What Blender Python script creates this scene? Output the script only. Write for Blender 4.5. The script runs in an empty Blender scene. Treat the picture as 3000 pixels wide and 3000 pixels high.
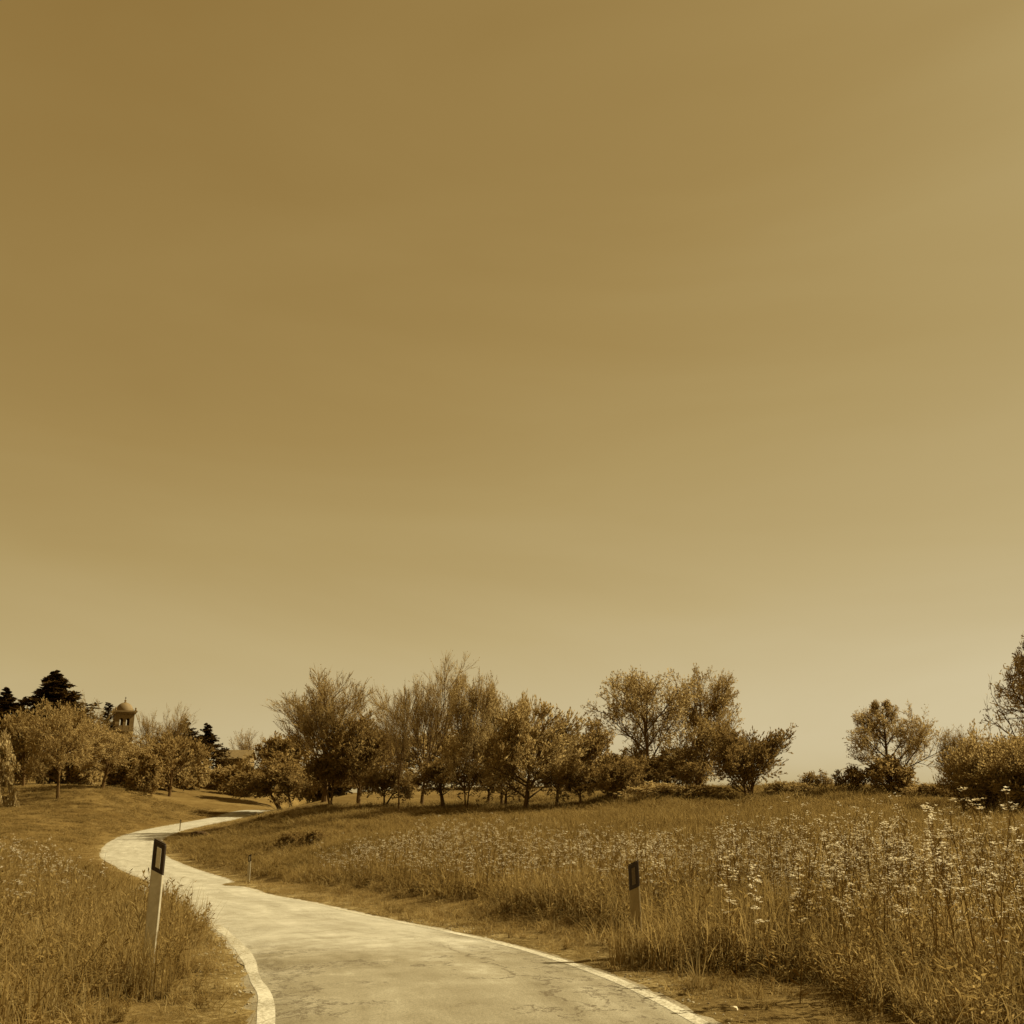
import bpy, math, random
import numpy as np
from mathutils import Vector

# ------------------------------------------------------------------ camera, sky, sun, exposure
scene = bpy.context.scene
COL = scene.collection
FPX = 2881.0                       # focal length in photo pixels (3000 px frame)
PITCH = math.atan(810.0 / FPX)     # camera tilted up
EYE = 1.65
cam_d = bpy.data.cameras.new("camera")
cam_d.sensor_width = 36.0
cam_d.lens = 36.0 * FPX / 3000.0
cam_d.clip_start = 0.1
cam_d.clip_end = 8000.0
cam = bpy.data.objects.new("camera", cam_d)
cam.location = (0, 0, EYE)
cam.rotation_euler = (math.pi / 2 + PITCH, 0, 0)
COL.objects.link(cam)
scene.camera = cam

SUN_EL, SUN_AZ = math.radians(43), math.radians(73)      # azimuth clockwise from +Y (to the right)
world = bpy.data.worlds.new("World")
scene.world = world
world.use_nodes = True
wn, wl = world.node_tree.nodes, world.node_tree.links
wn.clear()
sky = wn.new("ShaderNodeTexSky")
sky.sky_type = 'NISHITA'
sky.sun_disc = False
sky.sun_elevation = SUN_EL
sky.sun_rotation = SUN_AZ
sky.air_density = 1.0
sky.dust_density = 0.6
sky.ozone_density = 1.0
bw = wn.new("ShaderNodeRGBToBW")
mr = wn.new("ShaderNodeMapRange")
mr.inputs['From Min'].default_value = 0.0
mr.inputs['From Max'].default_value = 14.0
ramp = wn.new("ShaderNodeValToRGB")
def lin(r, g, b):
    f = lambda c: c / 12.92 if c <= 0.04045 else ((c + 0.055) / 1.055) ** 2.4
    return (f(r / 255), f(g / 255), f(b / 255), 1.0)
SKY_STOPS = [(0.0, lin(100, 72, 30)), (0.057, lin(122, 93, 45)), (0.114, lin(145, 116, 63)), (0.186, lin(163, 136, 82)), (0.25, lin(175, 151, 98)),
             (0.357, lin(190, 169, 120)), (0.536, lin(210, 194, 154)), (0.72, lin(225, 213, 178)), (1.0, lin(235, 226, 198))]
el = ramp.color_ramp.elements
el[0].position, el[0].color = SKY_STOPS[0]
el[1].position, el[1].color = SKY_STOPS[-1]
for p, c in SKY_STOPS[1:-1]:
    e = el.new(p); e.color = c
scl = wn.new("ShaderNodeVectorMath"); scl.operation = 'SCALE'; scl.inputs['Scale'].default_value = 10.0
bg = wn.new("ShaderNodeBackground"); bg.inputs['Strength'].default_value = 0.0574
wo = wn.new("ShaderNodeOutputWorld")
wl.new(sky.outputs['Color'], bw.inputs['Color'])
tc = wn.new("ShaderNodeTexCoord"); mpw = wn.new("ShaderNodeMapping")
mpw.inputs['Scale'].default_value = (1.2, 1.2, 4.5); mpw.inputs['Rotation'].default_value = (0.25, 0.35, 0.0)
wl.new(tc.outputs['Generated'], mpw.inputs['Vector'])
cir = wn.new("ShaderNodeTexNoise"); cir.inputs['Scale'].default_value = 1.3; cir.inputs['Detail'].default_value = 5; cir.inputs['Roughness'].default_value = 0.5; cir.inputs['Distortion'].default_value = 0.8
wl.new(mpw.outputs['Vector'], cir.inputs['Vector'])
veil = wn.new("ShaderNodeMapRange"); veil.inputs['To Min'].default_value = 0.97; veil.inputs['To Max'].default_value = 1.17     # thin high veil of cloud
veil.inputs['From Min'].default_value = 0.25; veil.inputs['From Max'].default_value = 0.75
wl.new(cir.outputs['Fac'], veil.inputs['Value'])
mulw = wn.new("ShaderNodeMath"); mulw.operation = 'MULTIPLY'
wl.new(bw.outputs['Val'], mulw.inputs[0]); wl.new(veil.outputs['Result'], mulw.inputs[1])
wl.new(mulw.outputs[0], mr.inputs['Value'])
wl.new(mr.outputs['Result'], ramp.inputs['Fac'])
wl.new(ramp.outputs['Color'], scl.inputs[0])
wl.new(scl.outputs['Vector'], bg.inputs['Color'])
wl.new(bg.outputs['Background'], wo.inputs['Surface'])

sun_d = bpy.data.lights.new("sun", 'SUN')
sun_d.energy = 4.5
sun_d.angle = math.radians(0.6)
sun_d.color = (1.0, 0.87, 0.58)
sun = bpy.data.objects.new("sun", sun_d)
SUN_DIR = Vector((math.sin(SUN_AZ) * math.cos(SUN_EL), math.cos(SUN_AZ) * math.cos(SUN_EL), math.sin(SUN_EL)))
sun.rotation_euler = SUN_DIR.to_track_quat('Z', 'Y').to_euler()
sun.location = (40, 20, 60)
COL.objects.link(sun)
vs = scene.view_settings
vs.view_transform = 'Standard'; vs.look = 'None'; vs.exposure = 0.8; vs.gamma = 1.0
vs.use_curve_mapping = False
scene.cycles.max_bounces = 8
scene.cycles.diffuse_bounces = 6
scene.cycles.transparent_max_bounces = 6

# ------------------------------------------------------------------ helpers
def ray(px, py):
    u, v = (px - 1500) / FPX, (1500 - py) / FPX
    c, s = math.cos(PITCH), math.sin(PITCH)
    return np.array([u, c - v * s, s + v * c])
def at(px, py, Y):                 # world point seen at photo pixel (px, py) at forward distance Y
    d = ray(px, py)
    return np.array([0, 0, EYE]) + d * (Y / d[1])
def xat(px, Y, z=0.0):             # world x of photo column px at distance Y and height z
    c, s = math.cos(PITCH), math.sin(PITCH)
    return (px - 1500) / FPX * (Y * c + (z - EYE) * s)
def pxm(Y, z=0.0):                 # photo pixels per metre there
    return FPX / (Y * math.cos(PITCH) + (z - EYE) * math.sin(PITCH))

def mesh_np(name, verts, faces_list, mats, mat_idx=None, smooth=False):
    """faces_list: list of int arrays (n,k); mat_idx: matching list of slot numbers"""
    verts = np.asarray(verts, dtype=np.float32)
    me = bpy.data.meshes.new(name)
    me.vertices.add(len(verts)); me.vertices.foreach_set("co", verts.ravel())
    loops = np.concatenate([f.ravel() for f in faces_list]).astype(np.int32)
    sizes = np.concatenate([np.full(len(f), f.shape[1]) for f in faces_list]).astype(np.int32)
    starts = np.concatenate([[0], np.cumsum(sizes)[:-1]]).astype(np.int32)
    me.loops.add(len(loops)); me.loops.foreach_set("vertex_index", loops)
    me.polygons.add(len(sizes))
    me.polygons.foreach_set("loop_start", starts)
    me.polygons.foreach_set("loop_total", sizes)
    for m in mats: me.materials.append(m)
    if mat_idx is not None:
        mi = np.concatenate([np.full(len(f), k) for f, k in zip(faces_list, mat_idx)]).astype(np.int32)
        me.polygons.foreach_set("material_index", mi)
    me.polygons.foreach_set("use_smooth", np.full(len(sizes), bool(smooth)))
    me.update(calc_edges=True)
    return me
def link(name, me, parent=None, loc=(0, 0, 0), rz=0.0):
    o = bpy.data.objects.new(name, me)
    o.location = loc; o.rotation_euler = (0, 0, rz)
    COL.objects.link(o)
    if parent: o.parent = parent
    return o
def tag(o, label=None, cat=None, group=None, kind=None):
    if label: o["label"] = label
    if cat: o["category"] = cat
    if group: o["group"] = group
    if kind: o["kind"] = kind
    return o
def thing(name, label, cat, loc, rz=0.0, group=None):
    o = link(name, None, None, loc, rz)
    o.empty_display_size = 0.2
    return tag(o, label, cat, group)

class MB:                           # collects solid pieces for one mesh
    def __init__(s): s.v, s.f = [], []
    def add(s, vs, fs):
        b = len(s.v); s.v += [tuple(p) for p in vs]; s.f += [tuple(i + b for i in f) for f in fs]
    def box(s, x0, x1, y0, y1, z0, z1):
        s.add([(x0,y0,z0),(x1,y0,z0),(x1,y1,z0),(x0,y1,z0),(x0,y0,z1),(x1,y0,z1),(x1,y1,z1),(x0,y1,z1)],
              [(0,3,2,1),(4,5,6,7),(0,1,5,4),(1,2,6,5),(2,3,7,6),(3,0,4,7)])
    def prism(s, poly, y0, y1):     # poly in x,z extruded along y
        n = len(poly)
        s.add([(x, y0, z) for x, z in poly] + [(x, y1, z) for x, z in poly],
              [tuple(range(n)), tuple(range(2*n-1, n-1, -1))] + [(i, i+n, (i+1) % n + n, (i+1) % n) for i in range(n)])
    def lathe(s, prof, n=24, c=(0, 0)):
        vs = [(c[0]+r*math.cos(2*math.pi*k/n), c[1]+r*math.sin(2*math.pi*k/n), z) for r, z in prof for k in range(n)]
        fs = [(j*n+k, j*n+(k+1) % n, (j+1)*n+(k+1) % n, (j+1)*n+k) for j in range(len(prof)-1) for k in range(n)]
        s.add(vs, fs)
    def build(s, name, m, parent=None, smooth=False, bevel=0.0):
        me = bpy.data.meshes.new(name); me.from_pydata(s.v, [], s.f); me.materials.append(m)
        if smooth:
            for p in me.polygons: p.use_smooth = True
        me.update()
        o = link(name, me, parent)
        if bevel:
            b = o.modifiers.new("bevel", 'BEVEL'); b.width = bevel; b.segments = 2; b.limit_method = 'ANGLE'
        return o

# ------------------------------------------------------------------ materials
def new_mat(name):
    m = bpy.data.materials.new(name); m.use_nodes = True
    nt = m.node_tree; nt.nodes.clear()
    return m, nt.nodes, nt.links
def ramp_node(N, stops, interp='LINEAR'):
    r = N.new("ShaderNodeValToRGB"); e = r.color_ramp.elements
    r.color_ramp.interpolation = interp
    e[0].position, e[0].color = stops[0][0], (*stops[0][1], 1)
    e[1].position, e[1].color = stops[-1][0], (*stops[-1][1], 1)
    for p, c in stops[1:-1]:
        k = e.new(p); k.color = (*c, 1)
    return r
def noise(N, L, vec, scale, detail=4, rough=0.6, dist=0.0):
    n = N.new("ShaderNodeTexNoise"); n.inputs['Scale'].default_value = scale
    n.inputs['Detail'].default_value = detail; n.inputs['Roughness'].default_value = rough; n.inputs['Distortion'].default_value = dist
    L.new(vec, n.inputs['Vector']); return n
def mixc(N, L, fac, a, b, mode='MIX'):
    m = N.new("ShaderNodeMix"); m.data_type = 'RGBA'; m.blend_type = mode
    for s, v in ((m.inputs[0], fac), (m.inputs[6], a), (m.inputs[7], b)):
        if hasattr(v, 'links') or isinstance(v, bpy.types.NodeSocket): L.new(v, s)
        elif isinstance(v, tuple): s.default_value = (*v, 1)
        else: s.default_value = v
    return m.outputs[2]
def mth(N, L, op, a, b=None, clamp=False):
    m = N.new("ShaderNodeMath"); m.operation = op; m.use_clamp = clamp
    for s, v in ((m.inputs[0], a), (m.inputs[1], b)):
        if v is None: continue
        if isinstance(v, bpy.types.NodeSocket): L.new(v, s)
        else: s.default_value = v
    return m.outputs[0]
def princ(N, L, col, rough=0.9, bump=None, bstr=0.3, bdist=0.02, spec=0.2):
    p = N.new("ShaderNodeBsdfPrincipled"); o = N.new("ShaderNodeOutputMaterial")
    if isinstance(col, tuple): p.inputs['Base Color'].default_value = (*col, 1)
    else: L.new(col, p.inputs['Base Color'])
    p.inputs['Roughness'].default_value = rough; p.inputs['Specular IOR Level'].default_value = spec
    if bump is not None:
        b = N.new("ShaderNodeBump"); b.inputs['Strength'].default_value = bstr; b.inputs['Distance'].default_value = bdist
        L.new(bump, b.inputs['Height']); L.new(b.outputs['Normal'], p.inputs['Normal'])
    L.new(p.outputs[0], o.inputs['Surface'])
    return p
def simple(name, c0, c1, scale=6.0, rough=0.85, bstr=0.3, spec=0.2):
    m, N, L = new_mat(name)
    g = N.new("ShaderNodeTexCoord")
    n = noise(N, L, g.outputs['Object'], scale, 6, 0.65)
    r = ramp_node(N, [(0.3, c0), (0.7, c1)])
    L.new(n.outputs['Fac'], r.inputs['Fac'])
    princ(N, L, r.outputs['Color'], rough, n.outputs['Fac'], bstr, 0.03, spec)
    return m
def leaf_mat(name, c0, c1, c2, scale=0.6, trans=0.35):
    """diffuse + translucent foliage, colour varied from clump to clump and object to object"""
    m, N, L = new_mat(name)
    g = N.new("ShaderNodeNewGeometry"); oi = N.new("ShaderNodeObjectInfo")
    n1 = noise(N, L, g.outputs['Position'], scale, 3, 0.6)
    r = ramp_node(N, [(0.28, c0), (0.5, c1), (0.74, c2)])
    a = mth(N, L, 'MULTIPLY', mth(N, L, 'SUBTRACT', g.outputs['Random Per Island'], 0.5), 0.4)
    b = mth(N, L, 'MULTIPLY', mth(N, L, 'SUBTRACT', oi.outputs['Random'], 0.5), 0.25)
    L.new(mth(N, L, 'ADD', mth(N, L, 'ADD', n1.outputs['Fac'], a), b), r.inputs['Fac'])
    d = N.new("ShaderNodeBsdfDiffuse"); t = N.new("ShaderNodeBsdfTranslucent"); x = N.new("ShaderNodeMixShader")
    o = N.new("ShaderNodeOutputMaterial")
    L.new(r.outputs['Color'], d.inputs['Color']); L.new(r.outputs['Color'], t.inputs['Color'])
    x.inputs[0].default_value = trans
    L.new(d.outputs[0], x.inputs[1]); L.new(t.outputs[0], x.inputs[2]); L.new(x.outputs[0], o.inputs['Surface'])
    return m

M = {}
M['bark'] = simple('bark', (.075, .042, .011), (.14, .082, .024), 9, 0.95, 0.6)
M['bark_pale'] = simple('bark_pale', (.10, .060, .018), (.20, .125, .042), 9, 0.95, 0.6)
M['twig'] = leaf_mat('twig', (.21, .14, .05), (.30, .208, .08), (.40, .29, .12), 0.5, 0.38)
M['leaf_dark'] = leaf_mat('leaf_dark', (.19, .122, .04), (.26, .175, .063), (.34, .238, .093), 0.8, 0.57)
M['leaf_mid'] = leaf_mat('leaf_mid', (.26, .178, .066), (.35, .25, .099), (.455, .338, .147), 0.7, 0.57)
M['leaf_pale'] = leaf_mat('leaf_pale', (.32, .232, .095), (.43, .322, .142), (.55, .425, .205), 0.7, 0.57)
M['needle'] = leaf_mat('needle', (.028, .015, .0035), (.048, .027, .007), (.078, .046, .014), 0.8, 0.2)
M['blossom'] = leaf_mat('blossom', (.24, .17, .068), (.34, .25, .11), (.46, .36, .18), 0.9, 0.4)
M['grass'] = leaf_mat('grass', (.215, .145, .047), (.30, .208, .073), (.40, .288, .113), 0.55, 0.57)
M['grass_dry'] = leaf_mat('grass_dry', (.23, .162, .06), (.325, .238, .096), (.45, .345, .155), 0.8, 0.45)
M['grass_far'] = leaf_mat('grass_far', (.16, .104, .031), (.215, .144, .046), (.29, .20, .07), 0.16, 0.45)
M['stem'] = leaf_mat('stem', (.15, .092, .026), (.22, .14, .042), (.31, .205, .07), 0.9, 0.35)
M['petal'] = leaf_mat('petal', (.42, .34, .19), (.60, .52, .34), (.84, .78, .61), 1.3, 0.48)

# ground: dry meadow with bare soil along the road
def ground_mat():
    m, N, L = new_mat('ground')
    g = N.new("ShaderNodeNewGeometry"); a = N.new("ShaderNodeAttribute"); a.attribute_name = "verge"
    big = noise(N, L, g.outputs['Position'], 0.09, 4, 0.6, 0.4)
    mid = noise(N, L, g.outputs['Position'], 0.9, 5, 0.65)
    fine = noise(N, L, g.outputs['Position'], 14, 6, 0.7)
    grassc = ramp_node(N, [(0.38, (.12, .077, .022)), (0.5, (.185, .125, .040)), (0.62, (.265, .187, .068))])
    L.new(mth(N, L, 'ADD', mth(N, L, 'MULTIPLY', big.outputs['Fac'], 0.5), mth(N, L, 'MULTIPLY', mid.outputs['Fac'], 0.5)), grassc.inputs['Fac'])
    c1 = mixc(N, L, mth(N, L, 'MULTIPLY', fine.outputs['Fac'], 0.75), grassc.outputs['Color'], (.085, .047, .012))
    soil = ramp_node(N, [(0.38, (.085, .053, .015)), (0.5, (.175, .122, .043)), (0.62, (.34, .262, .122))])
    L.new(mth(N, L, 'ADD', mth(N, L, 'MULTIPLY', fine.outputs['Fac'], 0.55), mth(N, L, 'MULTIPLY', mid.outputs['Fac'], 0.45)), soil.inputs['Fac'])
    f = mth(N, L, 'ADD', a.outputs['Fac'], mth(N, L, 'MULTIPLY', mth(N, L, 'SUBTRACT', mid.outputs['Fac'], 0.5), 1.2), clamp=True)
    f = mth(N, L, 'MULTIPLY', f, a.outputs['Fac'], clamp=True)
    c = mixc(N, L, f, c1, soil.outputs['Color'])
    princ(N, L, c, 0.97, mth(N, L, 'ADD', fine.outputs['Fac'], mid.outputs['Fac']), 0.9, 0.05, 0.05)
    return m
M['ground'] = ground_mat()

def road_mat():
    m, N, L = new_mat('worn_asphalt')
    uv = N.new("ShaderNodeUVMap"); uv.uv_map = "road"
    sep = N.new("ShaderNodeSeparateXYZ"); L.new(uv.outputs['UV'], sep.inputs[0])
    edge = N.new("ShaderNodeAttribute"); edge.attribute_name = "edge"          # 1 at the road's edges
    mp = N.new("ShaderNodeMapping"); mp.inputs['Scale'].default_value = (1.0, 0.14, 1.0); L.new(uv.outputs['UV'], mp.inputs['Vector'])
    streak = noise(N, L, mp.outputs['Vector'], 1.5, 6, 0.65, 0.8)
    patch = noise(N, L, uv.outputs['UV'], 0.6, 5, 0.6, 0.6)
    blot = noise(N, L, uv.outputs['UV'], 2.6, 5, 0.65, 0.4)
    grit = noise(N, L, uv.outputs['UV'], 110, 2, 0.7)
    grit2 = noise(N, L, uv.outputs['UV'], 42, 3, 0.85)
    base = ramp_node(N, [(0.38, (.165, .136, .077)), (0.46, (.235, .204, .131)), (0.54, (.295, .263, .18)), (0.63, (.40, .366, .268))])
    f = mth(N, L, 'ADD', mth(N, L, 'MULTIPLY', streak.outputs['Fac'], 0.42), mth(N, L, 'ADD', mth(N, L, 'MULTIPLY', patch.outputs['Fac'], 0.30), mth(N, L, 'MULTIPLY', blot.outputs['Fac'], 0.28)))
    L.new(f, base.inputs['Fac'])
    base2 = ramp_node(N, [(0.38, (.275, .247, .172)), (0.47, (.36, .333, .25)), (0.54, (.43, .402, .31)), (0.62, (.52, .495, .395))])
    L.new(f, base2.inputs['Fac'])
    pale_dist = mth(N, L, 'ADD', mth(N, L, 'SUBTRACT', sep.outputs['Y'], PALE_FROM), mth(N, L, 'MULTIPLY', mth(N, L, 'SUBTRACT', patch.outputs['Fac'], 0.5), 9.0))
    pale_dist = mth(N, L, 'ADD', pale_dist, mth(N, L, 'MULTIPLY', mth(N, L, 'SUBTRACT', blot.outputs['Fac'], 0.5), 3.0))
    sf = mth(N, L, 'ADD', mth(N, L, 'MULTIPLY', pale_dist, 0.30), 0.35, clamp=True)
    basec = mixc(N, L, sf, base.outputs['Color'], base2.outputs['Color'])
    gr = ramp_node(N, [(0.38, (.34, .30, .23)), (0.46, (.84, .83, .80)), (0.54, (1.02, 1.02, 1.0)), (0.64, (1.38, 1.36, 1.32))])
    L.new(mth(N, L, 'ADD', mth(N, L, 'MULTIPLY', grit.outputs['Fac'], 0.45), mth(N, L, 'MULTIPLY', grit2.outputs['Fac'], 0.55)), gr.inputs['Fac'])
    gfac = mth(N, L, 'SUBTRACT', 0.85, mth(N, L, 'MULTIPLY', sf, 0.5))
    c = mixc(N, L, gfac, basec, gr.outputs['Color'], 'MULTIPLY')
    # crazed cracking, patchy and stronger towards the edges, plus one long wandering crack
    warp = noise(N, L, uv.outputs['UV'], 5.0, 5, 0.7)
    wv = N.new("ShaderNodeVectorMath"); wv.operation = 'SCALE'; wv.inputs['Scale'].default_value = 0.45; L.new(warp.outputs['Color'], wv.inputs[0])
    av = N.new("ShaderNodeVectorMath"); av.operation = 'ADD'; L.new(uv.outputs['UV'], av.inputs[0]); L.new(wv.outputs[0], av.inputs[1])
    vo = N.new("ShaderNodeTexVoronoi"); vo.feature = 'DISTANCE_TO_EDGE'; vo.inputs['Scale'].default_value = 5.5; L.new(av.outputs[0], vo.inputs['Vector'])
    wid = mth(N, L, 'MULTIPLY', grit2.outputs['Fac'], 0.11)
    crack = mth(N, L, 'LESS_THAN', vo.outputs['Distance'], wid)
    cm = noise(N, L, uv.outputs['UV'], 0.8, 4, 0.65)
    mk = mth(N, L, 'GREATER_THAN', mth(N, L, 'ADD', cm.outputs['Fac'], mth(N, L, 'MULTIPLY', edge.outputs['Fac'], 0.20)), 0.555)
    mk2 = mth(N, L, 'GREATER_THAN', blot.outputs['Fac'], 0.46)
    crk = mth(N, L, 'MULTIPLY', mth(N, L, 'MULTIPLY', crack, mk), mk2)
    wob_ = noise(N, L, uv.outputs['UV'], 1.1, 6, 0.7)
    line = mth(N, L, 'ABSOLUTE', mth(N, L, 'SUBTRACT', sep.outputs['X'], mth(N, L, 'ADD', 0.30, mth(N, L, 'MULTIPLY', wob_.outputs['Fac'], 1.2))))
    crk2 = mth(N, L, 'MULTIPLY', mth(N, L, 'LESS_THAN', line, mth(N, L, 'MULTIPLY', grit2.outputs['Fac'], 0.035)), mth(N, L, 'GREATER_THAN', patch.outputs['Fac'], 0.45))
    k = mth(N, L, 'MAXIMUM', crk, crk2)
    k = mth(N, L, 'MULTIPLY', k, mth(N, L, 'SUBTRACT', 1.0, mth(N, L, 'MULTIPLY', sf, 0.75)))
    c = mixc(N, L, mth(N, L, 'MULTIPLY', k, 0.8), c, (.085, .06, .026))
    # soil and dead grass washed over the edges
    so = mth(N, L, 'ADD', mth(N, L, 'MULTIPLY', edge.outputs['Fac'], 0.62), mth(N, L, 'MULTIPLY', mth(N, L, 'ADD', blot.outputs['Fac'], grit2.outputs['Fac']), 0.5))
    sm = mth(N, L, 'MULTIPLY', mth(N, L, 'SUBTRACT', so, 0.98), 4.0, clamp=True)
    c = mixc(N, L, mth(N, L, 'MULTIPLY', sm, 0.75), c, (.24, .175, .075))
    h = mth(N, L, 'SUBTRACT', mth(N, L, 'ADD', mth(N, L, 'MULTIPLY', grit.outputs['Fac'], 0.35), mth(N, L, 'ADD', mth(N, L, 'MULTIPLY', grit2.outputs['Fac'], 0.6), mth(N, L, 'MULTIPLY', blot.outputs['Fac'], 0.8))), k)
    princ(N, L, c, 0.62, h, 0.7, 0.014, 0.45)
    return m

def paint_mat():
    m, N, L = new_mat('worn_white_paint')
    uv = N.new("ShaderNodeUVMap"); uv.uv_map = "road"
    n = noise(N, L, uv.outputs['UV'], 24, 6, 0.75, 0.3)
    n2 = noise(N, L, uv.outputs['UV'], 70, 3, 0.6)
    n3 = noise(N, L, uv.outputs['UV'], 0.9, 3, 0.6)
    s = mth(N, L, 'ADD', mth(N, L, 'MULTIPLY', n.outputs['Fac'], 0.6), mth(N, L, 'ADD', mth(N, L, 'MULTIPLY', n2.outputs['Fac'], 0.2), mth(N, L, 'MULTIPLY', n3.outputs['Fac'], 0.25)))
    r = ramp_node(N, [(0.46, (.235, .204, .131)), (0.505, (.35, .315, .222)), (0.555, (.50, .465, .352)), (0.66, (.64, .605, .48))])
    L.new(s, r.inputs['Fac'])
    princ(N, L, r.outputs['Color'], 0.75, n.outputs['Fac'], 0.4, 0.008, 0.3)
    return m
M['paint'] = paint_mat()
M['post_white'] = simple('post_white', (.42, .37, .25), (.58, .53, .40), 18, 0.6, 0.08, 0.35)
M['post_brown'] = simple('post_brown', (.22, .16, .07), (.34, .265, .14), 9, 0.8, 0.1, 0.2)  # darker, browner body colour for the right-hand post
M['post_black'] = simple('post_black', (.020, .010, .002), (.034, .018, .005), 22, 0.5, 0.05, 0.35)
M['reflector_dim'] = simple('reflector_dim', (.08, .05, .015), (.13, .085, .03), 60, 0.35, 0.15, 0.4)
M['reflector'] = simple('reflector', (.48, .42, .28), (.62, .56, .42), 60, 0.25, 0.15, 0.5)
M['plaster'] = simple('plaster', (.15, .10, .036), (.23, .16, .066), 1.5, 0.9, 0.2)
M['dome'] = simple('dome', (.15, .102, .04), (.22, .155, .066), 2.0, 0.75, 0.15, 0.3)
M['tiles'] = simple('tiles', (.12, .082, .03), (.20, .14, .058), 2.5, 0.9, 0.6)
M['stone_dark'] = simple('stone_dark', (.035, .018, .004), (.075, .042, .012), 5, 0.95, 0.8)
M['gravel'] = leaf_mat('gravel', (.14, .105, .055), (.28, .235, .15), (.46, .41, .29), 8.0, 0.0)
M['stone_pale'] = simple('stone_pale', (.55, .46, .28), (.72, .64, .45), 20, 0.85, 0.5)

# ------------------------------------------------------------------ road line and terrain height
def cubic(xs, ys, x):              # monotone cubic (pchip) interpolation
    xs, ys, x = map(lambda a: np.asarray(a, float), (xs, ys, x))
    h = np.diff(xs); d = np.diff(ys) / h
    m = np.zeros_like(ys)
    m[1:-1] = np.where(d[:-1] * d[1:] > 0, 2 * d[:-1] * d[1:] / (d[:-1] + d[1:] + 1e-12), 0)
    m[0], m[-1] = d[0], d[-1]
    i = np.clip(np.searchsorted(xs, x) - 1, 0, len(h) - 1)
    t = (x - xs[i]) / h[i]
    t = np.clip(t, 0, 1)
    return ((2*t**3-3*t**2+1)*ys[i] + (t**3-2*t**2+t)*h[i]*m[i] + (-2*t**3+3*t**2)*ys[i+1] + (t**3-t**2)*h[i]*m[i+1])
ZY = [-30, 0, 8, 12, 17, 26, 45, 60, 75, 96, 107, 116, 129, 150, 181, 300]
ZZ = [0, 0, 0, -.12, -.39, -.78, -2.2, -2.62, -2.62, -2.2, -1.92, -1.65, -1.0, -1.5, -2.6, -5]
zroad = lambda Y: cubic(ZY, ZZ, Y)
def on_profile(px, py):            # where the ray through a photo pixel meets the road's long profile
    Ys = np.linspace(5, 240, 9400)
    d = ray(px, py)
    z = EYE + d[2] / d[1] * Ys
    k = np.argmax(z < zroad(Ys))
    return np.array([d[0] / d[1] * Ys[k], Ys[k]])
RPX = [(2112,3000),(1972,2927),(1833,2865),(1708,2823),(1553,2777),(1398,2741),(1242,2710),(1087,2679),(932,2645),(776,2615),
       (664,2590)]
FAR = [(694,2573,45),(621,2545,53),(543,2520,61),(490,2500,68),(474,2478,77),(482,2453,87),(535,2432,97),(621,2413,107),(700,2400,116),(800,2374,129)]
R2 = [np.array([5.6,-12.]), np.array([4.4,-4.]), np.array([2.75,3.])] + [on_profile(*p) for p in RPX]
for px, py, Y in FAR: R2.append(at(px, py, Y)[:2])
R2 += [np.array([-29., 142.]), np.array([-31., 165.]), np.array([-36., 200.])]
R2 = np.array(R2)
def catmull(P, n):                 # centripetal-ish dense curve
    out = []
    for i in range(len(P) - 1):
        p0, p1, p2, p3 = P[max(i-1, 0)], P[i], P[i+1], P[min(i+2, len(P)-1)]
        t = np.linspace(0, 1, n, endpoint=False)[:, None]
        L_ = np.linalg.norm(p2 - p1)
        m1 = (p2 - p0) / max(np.linalg.norm(p2 - p0), 1e-6) * L_ * 0.9
        m2 = (p3 - p1) / max(np.linalg.norm(p3 - p1), 1e-6) * L_ * 0.9
        out.append((2*t**3-3*t**2+1)*p1 + (t**3-2*t**2+t)*m1 + (-2*t**3+3*t**2)*p2 + (t**3-t**2)*m2)
    return np.concatenate(out + [P[-1:]])
dense = catmull(R2, 30)
sl = np.concatenate([[0], np.cumsum(np.linalg.norm(np.diff(dense, axis=0), axis=1))])
def resample(step_near, step_far):
    s, out = 0.0, []
    while s < sl[-1]:
        out.append(s)
        y = np.interp(s, sl, dense[:, 1])
        s += step_near if y < 30 else step_far
    return np.array(out)
RS = resample(0.25, 0.7)
RP = np.stack([np.interp(RS, sl, dense[:, 0]), np.interp(RS, sl, dense[:, 1])], 1)
for _ in range(6): RP[1:-1] = 0.25*RP[:-2] + 0.5*RP[1:-1] + 0.25*RP[2:]
RT = np.gradient(RP, axis=0); RT /= np.linalg.norm(RT, axis=1)[:, None]
for _ in range(20): RT[1:-1] = 0.25*RT[:-2] + 0.5*RT[1:-1] + 0.25*RT[2:]
RT /= np.linalg.norm(RT, axis=1)[:, None]
RN = np.stack([-RT[:, 1], RT[:, 0]], 1)          # to the left
RW = np.interp(RP[:, 1], [-12, 4, 8.5, 11, 13, 15, 18, 30, 45, 68, 78, 95, 115, 140], [4.0, 3.6, 3.38, 3.4, 3.27, 3.1, 2.85, 3.1, 3.5, 4.0, 4.2, 4.0, 4.0, 4.0])
RZ = zroad(RP[:, 1])

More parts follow.
